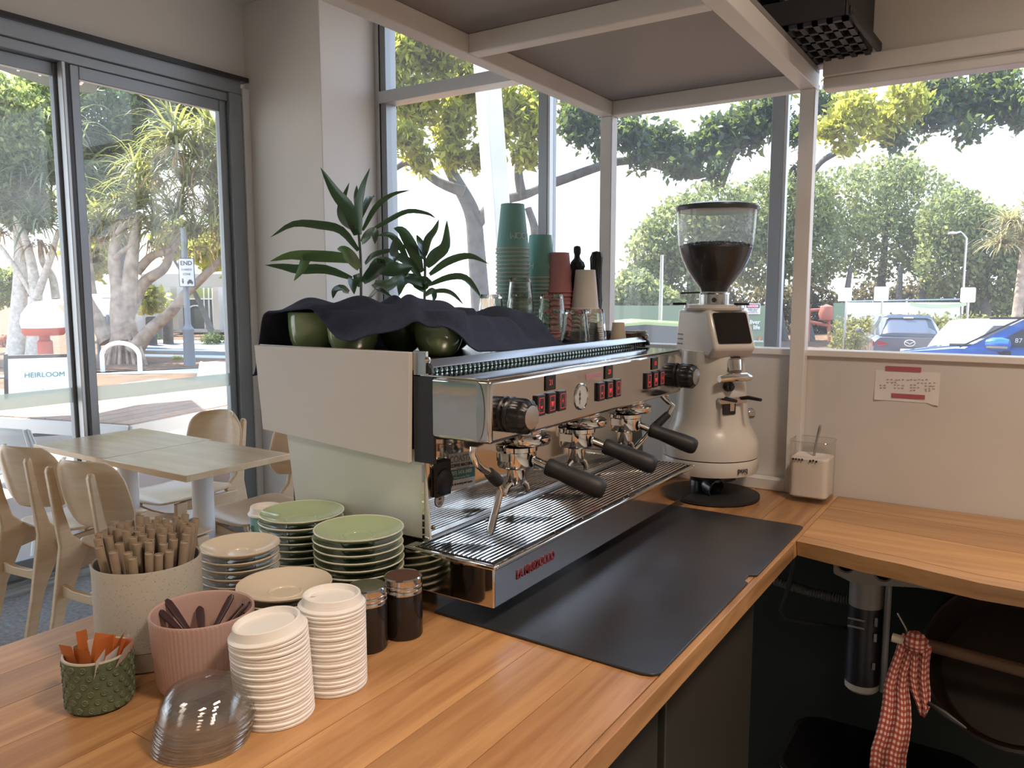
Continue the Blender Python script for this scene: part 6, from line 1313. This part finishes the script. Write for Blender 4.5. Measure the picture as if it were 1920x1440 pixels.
text('lettering', 'DANGER', 5*k3, at(1412, 574, df-.09), RT, (0, 0, 1), MW['text_white'], dg, .002, .002); text('lettering', 'KEEP OUT', 4.3*k3, at(1412, 580.3, df-.08), RT, (0, 0, 1), MW['text_dark'], dg, .002, .001)
text('lettering', 'AUTHORISED', 2.6*k3, at(1412, 583.6, df-.08), RT, (0, 0, 1), MW['text_dark'], dg, .002); text('lettering', 'PERSONNEL ONLY', 2.6*k3, at(1412, 586.4, df-.08), RT, (0, 0, 1), MW['text_dark'], dg, .002)
mg = thing('mandatory_sign', 'small white sign with a blue disc beside the DANGER sign', 'sign', tuple(at(1394, 585, df-.1)))
B().prism(rrect(10*k3, 14*k3, .02), at(1393.5, 577, df-.06), RT, (0, 0, 1), FW*.02).done('sign_face', MW['cards'], mg, smooth=0); B().prism(circ(20, 3.8*k3), at(1393.5, 575, df-.07), RT, (0, 0, 1), FW*.01).done('blue_disc', mat('sign_blue', (.05, .12, .35), .6), mg, smooth=0)
B().prism(circ(8, 1.5*k3, (0, .6*k3)), at(1393.5, 575, df-.08), RT, (0, 0, 1), FW*.004).done('disc_figure', MW['cards'], mg, smooth=0)
wf_ = thing('white_fence_banner', 'white banner fence with a sagging green cloth, behind the hedge', 'fence', tuple(gr(1650, 28)))
quad('white_banner', 1585, 1800, 567, 600, 28, MW['cards'], wf_); quad('green_edge', 1563, 1584, 568, 650, 27, BAN, wf_); quad('sagging_cloth', 1708, 1812, 566, 573, 27.7, BAN2, wf_, .03, 5)
for x in (1590, 1700, 1815): q = at(x, 560, 28.1); B().tube([q, (q[0], q[1], gh(q[0], q[1]))], .04, 8).done('post', MW['brushed'], wf_)
B().tube([at(1590, 565, 28.05), at(1815, 561, 28.05)], .03, 6).done('top_rail', MW['brushed'], wf_)
for x, y, d, s, lab in ((1585, 552, 25, 25, 'bright white square sign nearest the white post'), (1653, 551, 27, 27, 'bright white square sign directly above the grey car'), (1815.5, 553, 25, 28, 'bright white square sign at the hedge, above the blue windscreen')):
    q = at(x, y, d); o = thing('square_sign', lab, 'sign', (q[0], q[1], gh(q[0], q[1])), group='white square signs'); B().prism(rrect(s*d/F, s*d/F, .05), q, RT, (0, 0, 1), FW*.02).done('plate', MW['cards'], o)
    p = at(x+(2 if x < 1800 else 1), y, d+.08); B().tube([p, (p[0], p[1], gh(p[0], p[1]))], .035, 8).done('post', MW['brushed'], o)
# play area colours under the trees
pl_ = gr(1545, 33); pe = thing('play_frame', 'reddish play equipment under the park trees beside the white post', 'play equipment', tuple(pl_)); RP = mat('play_red', (.38, .12, .08), .6)
for a, b in (((1515, 640), (1517, 578)), ((1555, 640), (1553, 575)), ((1517, 582), (1553, 580)), ((1500, 600), (1560, 612))): B().tube([at(*a, 33), at(*b, 33)], .07, 8).done('bar', RP, pe)
B().lathe([(0, -.35), (.28, -.25), (.34, 0), (.25, .3), (0, .4)], 14, at(1550, 588, 32.8)).done('hood', RP, pe)
# lamp posts
for x, y, d, lab in ((1240, 478, 18, 'thin grey pole just behind the hopper'),):
    q = at(x, y, d); g_ = gh(q[0], q[1]); o = thing('light_pole', lab, 'pole', (q[0], q[1], g_)); B().tube([(q[0], q[1], g_), (q[0]+.02, q[1], q[2])], [.06, .035], 10).done('shaft', MW['brushed'], o); B().lathe([(.09, 0), (.09, .04), (.06, .05)], 12, (q[0], q[1], g_)).done('foot', MW['brushed'], o)
q = at(1812, 447, 34); g_ = gh(q[0], q[1]); o = thing('street_light', 'street light with curved arm among the park trees', 'street light', (q[0], q[1], g_))
B().tube([(q[0], q[1], g_), q, q+np.array([-.15, 0, .2]), at(1800, 435, 34), at(1790, 438, 34)], .06, 8).done('mast', MW['brushed'], o); B().lathe([(0, 0), (.16, .03), (.18, .1), (0, .14)], 12, at(1786, 440, 34)).done('lamp_head', MW['cards'], o)
# ================================================================== CARS
def car_common(): pass
# grey SUV seen from the back
GREY = mat('car_grey', (.16, .16, .19), .22, .5, coat=.8); CGL = mat('car_glass', (.04, .045, .055), .06, coat=.5); TAIL = mat('tail_red', (.35, .02, .03), .2); WHL = mat('plate_white', (.85, .85, .82), .5); TYRE = MW['black_rubber']
dS = 20.9; cS = at(1710, 560, dS); zS = gh(cS[0], cS[1])
fx = np.array([-cS[0], -cS[1], 0]); fx /= np.linalg.norm(fx)     # towards us
ang = math.radians(8); fx = np.array([fx[0]*math.cos(ang)-fx[1]*math.sin(ang), fx[0]*math.sin(ang)+fx[1]*math.cos(ang), 0]); lx = np.array([-fx[1], fx[0], 0])*1.0
suv = thing('grey_suv', 'dark grey car parked with its tailgate towards the cafe, by the hedge', 'car', (cS[0], cS[1], zS))
def SP(u, f, h): return np.array([cS[0], cS[1], zS])+lx*u+fx*f+np.array([0, 0, h])
secs = [(-4.2, .30, .72, .78, .70), (-3.9, .26, .95, .88, .80), (-2.9, .25, 1.02, .92, .86), (0, .28, 1.05, .92, .88)]
# lower body as a loft of cross sections along the length
def loft(o, name, secs, m, sub=1):
    rows_ = []
    for f, pts in secs: r = [SP(u, f, h) for u, h in pts]+[SP(-u, f, h) for u, h in reversed(pts)]; rows_.append(r+[r[0]])
    b = B().grid(rows_); n = len(rows_[0]); b.f += [tuple(range(n-1)), tuple((len(rows_)-1)*n+i for i in range(n-1))]
    return b.done(name, m, o, smooth=.7)
loft(suv, 'body', [(-4.45, [(.55, .35), (.75, .45), (.75, .70), (.60, .78)]), (-4.2, [(.75, .25), (.90, .4), (.90, .80), (.70, .92)]), (-2.9, [(.85, .22), (.93, .4), (.93, .95), (.78, 1.05)]), (-.6, [(.85, .22), (.93, .4), (.94, .98), (.80, 1.08)]), (-.12, [(.82, .30), (.93, .45), (.92, .98), (.78, 1.08)]), (.0, [(.70, .38), (.90, .50), (.86, .92), (.72, 1.03)])], GREY)
loft(suv, 'cabin', [(-3.1, [(.70, 1.03), (.72, 1.05), (.66, 1.08), (.5, 1.09)]), (-2.3, [(.80, 1.04), (.76, 1.3), (.62, 1.55), (.4, 1.60)]), (-1.0, [(.82, 1.04), (.77, 1.3), (.62, 1.58), (.4, 1.64)]), (-.5, [(.82, 1.04), (.76, 1.28), (.58, 1.55), (.4, 1.61)]), (-.08, [(.78, 1.02), (.72, 1.10), (.64, 1.14), (.4, 1.16)])], GREY)
def on_tail(pts, m, name, th=.012, par=suv): return B().add([SP(*p) for p in pts]+[SP(p[0], p[1]-.05, p[2]) for p in pts], [tuple(range(len(pts))), tuple(range(2*len(pts)-1, len(pts)-1, -1))]+[(i, (i+1) % len(pts), len(pts)+(i+1) % len(pts), len(pts)+i) for i in range(len(pts))]).done(name, m, par, smooth=0)
on_tail([(-.70, -.055, 1.10), (.70, -.055, 1.10), (.545, -.425, 1.52), (.3, -.45, 1.545), (-.3, -.45, 1.545), (-.545, -.425, 1.52)], CGL, 'rear_window')
on_tail([(-.58, -.40, 1.55), (.58, -.40, 1.55), (.50, -.44, 1.63), (-.50, -.44, 1.63)], GREY, 'roof_spoiler'); on_tail([(-.12, -.38, 1.545), (.12, -.38, 1.545), (.12, -.38, 1.575), (-.12, -.38, 1.575)], WHL, 'brake_lamp')
for s in (-1, 1):
    on_tail([(s*.90, -.02, .93), (s*.90, -.02, .80), (s*.70, .02, .80), (s*.50, .03, .87), (s*.70, .02, .93)], TAIL, 'tail_lamp')
    B().tube([SP(s*.93, -2.35, 1.05), SP(s*1.02, -2.35, 1.10)], .03, 8).lathe([(0, -.06), (.08, -.05), (.09, 0), (.07, .06), (0, .07)], 12, SP(s*1.08, -2.33, 1.12)).done('side_mirror', GREY, suv)
    for f in (-3.6, -.85): B().lathe([(.16, -.10), (.33, -.10), (.34, -.07), (.34, .07), (.33, .10), (.16, .10)], 24, SP(s*.80, f, .34), lx).done('wheel', TYRE, suv)
on_tail([(-.22, .02, .60), (.22, .02, .60), (.22, .03, .74), (-.22, .03, .74)], WHL, 'number_plate')
on_tail([(-.62, .01, .55), (-.62, .015, .68), (-.3, .018, .78), (.3, .018, .78), (.62, .015, .68), (.62, .01, .55)], mat('tail_recess', (.10, .10, .12), .4), 'tail_recess')
on_tail([(-.80, .03, .40), (.80, .03, .40), (.82, .035, .50), (-.82, .035, .50)], mat('bumper_silver', (.45, .45, .46), .3, .6), 'bumper_strip')
B().tube([SP(.13*math.cos(a), .035, .89+.085*math.sin(a)) for a in np.linspace(0, 2*math.pi, 25)], .014, 6).tube([SP(-.12, .04, .92), SP(-.05, .04, .90), SP(0, .04, .86), SP(.05, .04, .90), SP(.12, .04, .92)], .013, 6).done('badge', MW['chrome'], suv)
# blue hatchback at the window, side on
BLUE = mat('car_blue', (.015, .13, .55), .18, .2, coat=1.0)
dB = 9.6; P0 = ony(1760, 655, 10.2)
bl0 = np.array([P0[0], P0[1], gh(P0[0], P0[1])]); bx = np.array([.985, -.17, 0]); bx /= np.linalg.norm(bx); by = np.array([-bx[1], bx[0], 0])
blc = thing('blue_car', 'bright blue car parked close to the window, side on', 'car', tuple(bl0))
zo = bl0[2]
def CP(a, b, h): return bl0+bx*a+by*b+np.array([0, 0, h])
def zpx(px, py): """height and distance along the car for a sight line"""; r = ray(px, py); M_ = np.array([[r[0], -bx[0]], [r[1], -bx[1]]]); t_, a_ = np.linalg.solve(M_, bl0[:2]-EYE[:2]); return a_, EYE[2]+r[2]*t_-zo
hA = zpx(1700, 657); wA = zpx(1800, 652); wB = zpx(1920, 597); rA = zpx(1920, 655)
Lb = [(-1.55, .35), (-1.6, .62), (hA[0]-.35, hA[1]-.06), (hA[0], hA[1]), (wA[0], wA[1])]
body = [(hA[0]-.62, .3), (hA[0]-.70, .55), (hA[0]-.45, hA[1]-.14), (hA[0]-.05, hA[1]-.02), (wA[0]-.05, wA[1]-.01), (rA[0]+.6, rA[1]+.0), (3.2, rA[1]+.05), (3.4, .6), (3.3, .3)]
rows_ = []
for b, s in ((0, 1), (.10, 1.012), (1.65, 1.012), (1.75, 1)):
    r = [CP(a, b, .3+(h-.3)*(s if h > .35 else 1)) for a, h in body]; rows_.append(r+[r[0]])
bb_ = B().grid(rows_); n = len(rows_[0]); bb_.f += [tuple(range(n-1)), tuple(3*n+i for i in range(n-1))]; bb_.done('body', BLUE, blc, smooth=.5)
slope = (wB[1]-wA[1])/(wB[0]-wA[0]); topA = wB[0]+.28; topH = wA[1]+slope*(topA-wA[0])
cab = [(wA[0]+.02, wA[1]-.02), (topA, topH), (topA+.5, topH+.10), (topA+1.5, topH+.02), (topA+2.1, rA[1]+.1), (topA+2.1, rA[1])]
rows_ = []
for b, k_2 in ((.02, 0), (.16, 1), (1.59, 1), (1.73, 0)):
    r = [CP(a+(.05 if k_2 else 0)*0, b, h-(0 if k_2 else .0)) for a, h in cab]; rows_.append(r+[r[0]])
b9 = B().grid(rows_); n = len(rows_[0]); b9.f += [tuple(range(n-1)), tuple(3*n+i for i in range(n-1))]; b9.done('cabin', BLUE, blc, smooth=.3)
g0 = [(wA[0]+.30, wA[1]+.04), (topA+.05, topH-.06), (topA+.5, topH+.02), (topA+1.1, topH), (topA+1.1, rA[1]+.06), (wA[0]+.62, wA[1]+.035)]
B().prism([(a, h) for a, h in g0], CP(0, -.004, 0), bx, (0, 0, 1), by*.02).done('side_window', CGL, blc, smooth=0)
B().prism([(0, 0), (1, 0), (1, .02), (0, .02)], CP(wA[0], -.02, wA[1]), bx*(topA-wA[0])+np.array([0, 0, topH-wA[1]]), (0, 0, 1), by*.03).done('pillar_trim', MW['black_rubber'], blc, smooth=0)
mA = zpx(1878, 645)
mr_ = B().lathe([(0, -.13), (.05, -.12), (.075, -.06), (.08, .03), (.06, .10), (0, .12)], 18, CP(mA[0], -.14, mA[1]), bx, sy=1).done('wing_mirror', BLUE, blc)
B().bar(CP(mA[0]+.02, -.10, mA[1]-.06), CP(mA[0]+.06, .02, mA[1]-.12), .08, .05).done('mirror_arm', MW['black_rubber'], mr_); B().bar(CP(mA[0]-.10, -.215, mA[1]-.025), CP(mA[0]+.10, -.215, mA[1]-.025), .012, .022).done('mirror_trim', MW['brushed'], mr_)
B().tube([CP(wA[0]-.18, .3, wA[1]+.015), CP(wA[0]+.04, .28, wA[1]+.02)], .018, 6).done('wiper', MW['black_rubber'], blc)
text('window_lettering', '87 park', .07, CP(rA[0]+.02, -.012, rA[1]+.09), bx, (0, 0, 1), MW['text_white'], blc, .001)
for a in (-.85, 2.3): B().lathe([(.16, -.10), (.31, -.10), (.32, -.06), (.32, .06), (.31, .10), (.16, .10)], 24, CP(a, .12, .32), by).done('wheel', TYRE, blc)
# green car roof behind the machine, and a white ute by the hedge
GRN = mat('car_green', (.42, .55, .22), .25, coat=.6)
q = at(1210, 618, 13.0); gcz = gh(q[0], q[1]); gcar = thing('green_car', 'pale green car roof glimpsed between the cups and the grinder', 'car', (q[0], q[1], gcz))
def GP(a, b, h): return np.array([q[0], q[1], gcz])+RT*a+np.array([-RT[1], RT[0], 0])*b+np.array([0, 0, h])
ht = at(1210, 603, 13.0)[2]-gcz
rows_ = []
for b in (0, 1.6): r = [GP(a, b, h) for a, h in ((-2.0, .3), (-2.0, .75), (-1.3, ht-.42), (-.7, ht-.06), (0, ht), (.9, ht-.05), (1.7, ht-.42), (2.0, .8), (2.0, .3))]; rows_.append(r+[r[0]])
b9 = B().grid(rows_); n = len(rows_[0]); b9.f += [tuple(range(n-1)), tuple(n+i for i in range(n-1))]; b9.done('body', GRN, gcar, smooth=.3)
B().prism([(-1.2, ht-.42), (-.68, ht-.10), (0, ht-.05), (.85, ht-.10), (1.5, ht-.42)], GP(0, -.01, 0), RT, (0, 0, 1), FW*.02).done('side_window', CGL, gcar, smooth=0)
for a in (-1.2, 1.3): B().lathe([(.16, -.1), (.31, -.1), (.32, 0), (.31, .1), (.16, .1)], 20, GP(a, .1, .32), np.cross(RT, [0, 0, 1])).done('wheel', TYRE, gcar)
q = at(1895, 640, 17.5); ucz = gh(q[0], q[1]); ut = thing('silver_car', 'silver car with roof rails between the hedge and the blue car', 'car', (q[0], q[1], ucz))
ht = at(1895, 599, 17.5)[2]-ucz
rows_ = []
for b in (0, 1.7):
    r = [np.array([q[0], q[1], ucz])+RT*a+np.array([-RT[1], RT[0], 0])*b+np.array([0, 0, h]) for a, h in ((-1.0, .3), (-1.0, .85), (-.75, ht-.42), (-.45, ht-.08), (0, ht-.03), (1.4, ht-.03), (2.0, ht-.5), (2.4, .8), (2.4, .3))]; rows_.append(r+[r[0]])
b9 = B().grid(rows_); n = len(rows_[0]); b9.f += [tuple(range(n-1)), tuple(n+i for i in range(n-1))]; b9.done('body', mat('car_silver', (.62, .62, .62), .3, .3), ut, smooth=.3)
z3 = np.array([q[0], q[1], ucz]); B().prism([(-.68, ht-.42), (-.40, ht-.14), (1.3, ht-.12), (1.7, ht-.42)], z3-FW*.01, RT, (0, 0, 1), FW*.02).done('side_window', CGL, ut, smooth=0)
B().bar(z3+RT*-.5+np.array([0, 0, ht+.03]), z3+RT*1.4+np.array([0, 0, ht+.03]), .05, .05).done('roof_rail', MW['black_rubber'], ut)
for a in (-.3, 1.7): B().lathe([(.16, -.1), (.31, -.1), (.32, 0), (.31, .1), (.16, .1)], 20, z3+RT*a+np.array([0, 0, .32]), np.cross(RT, [0, 0, 1])).done('wheel', TYRE, ut)
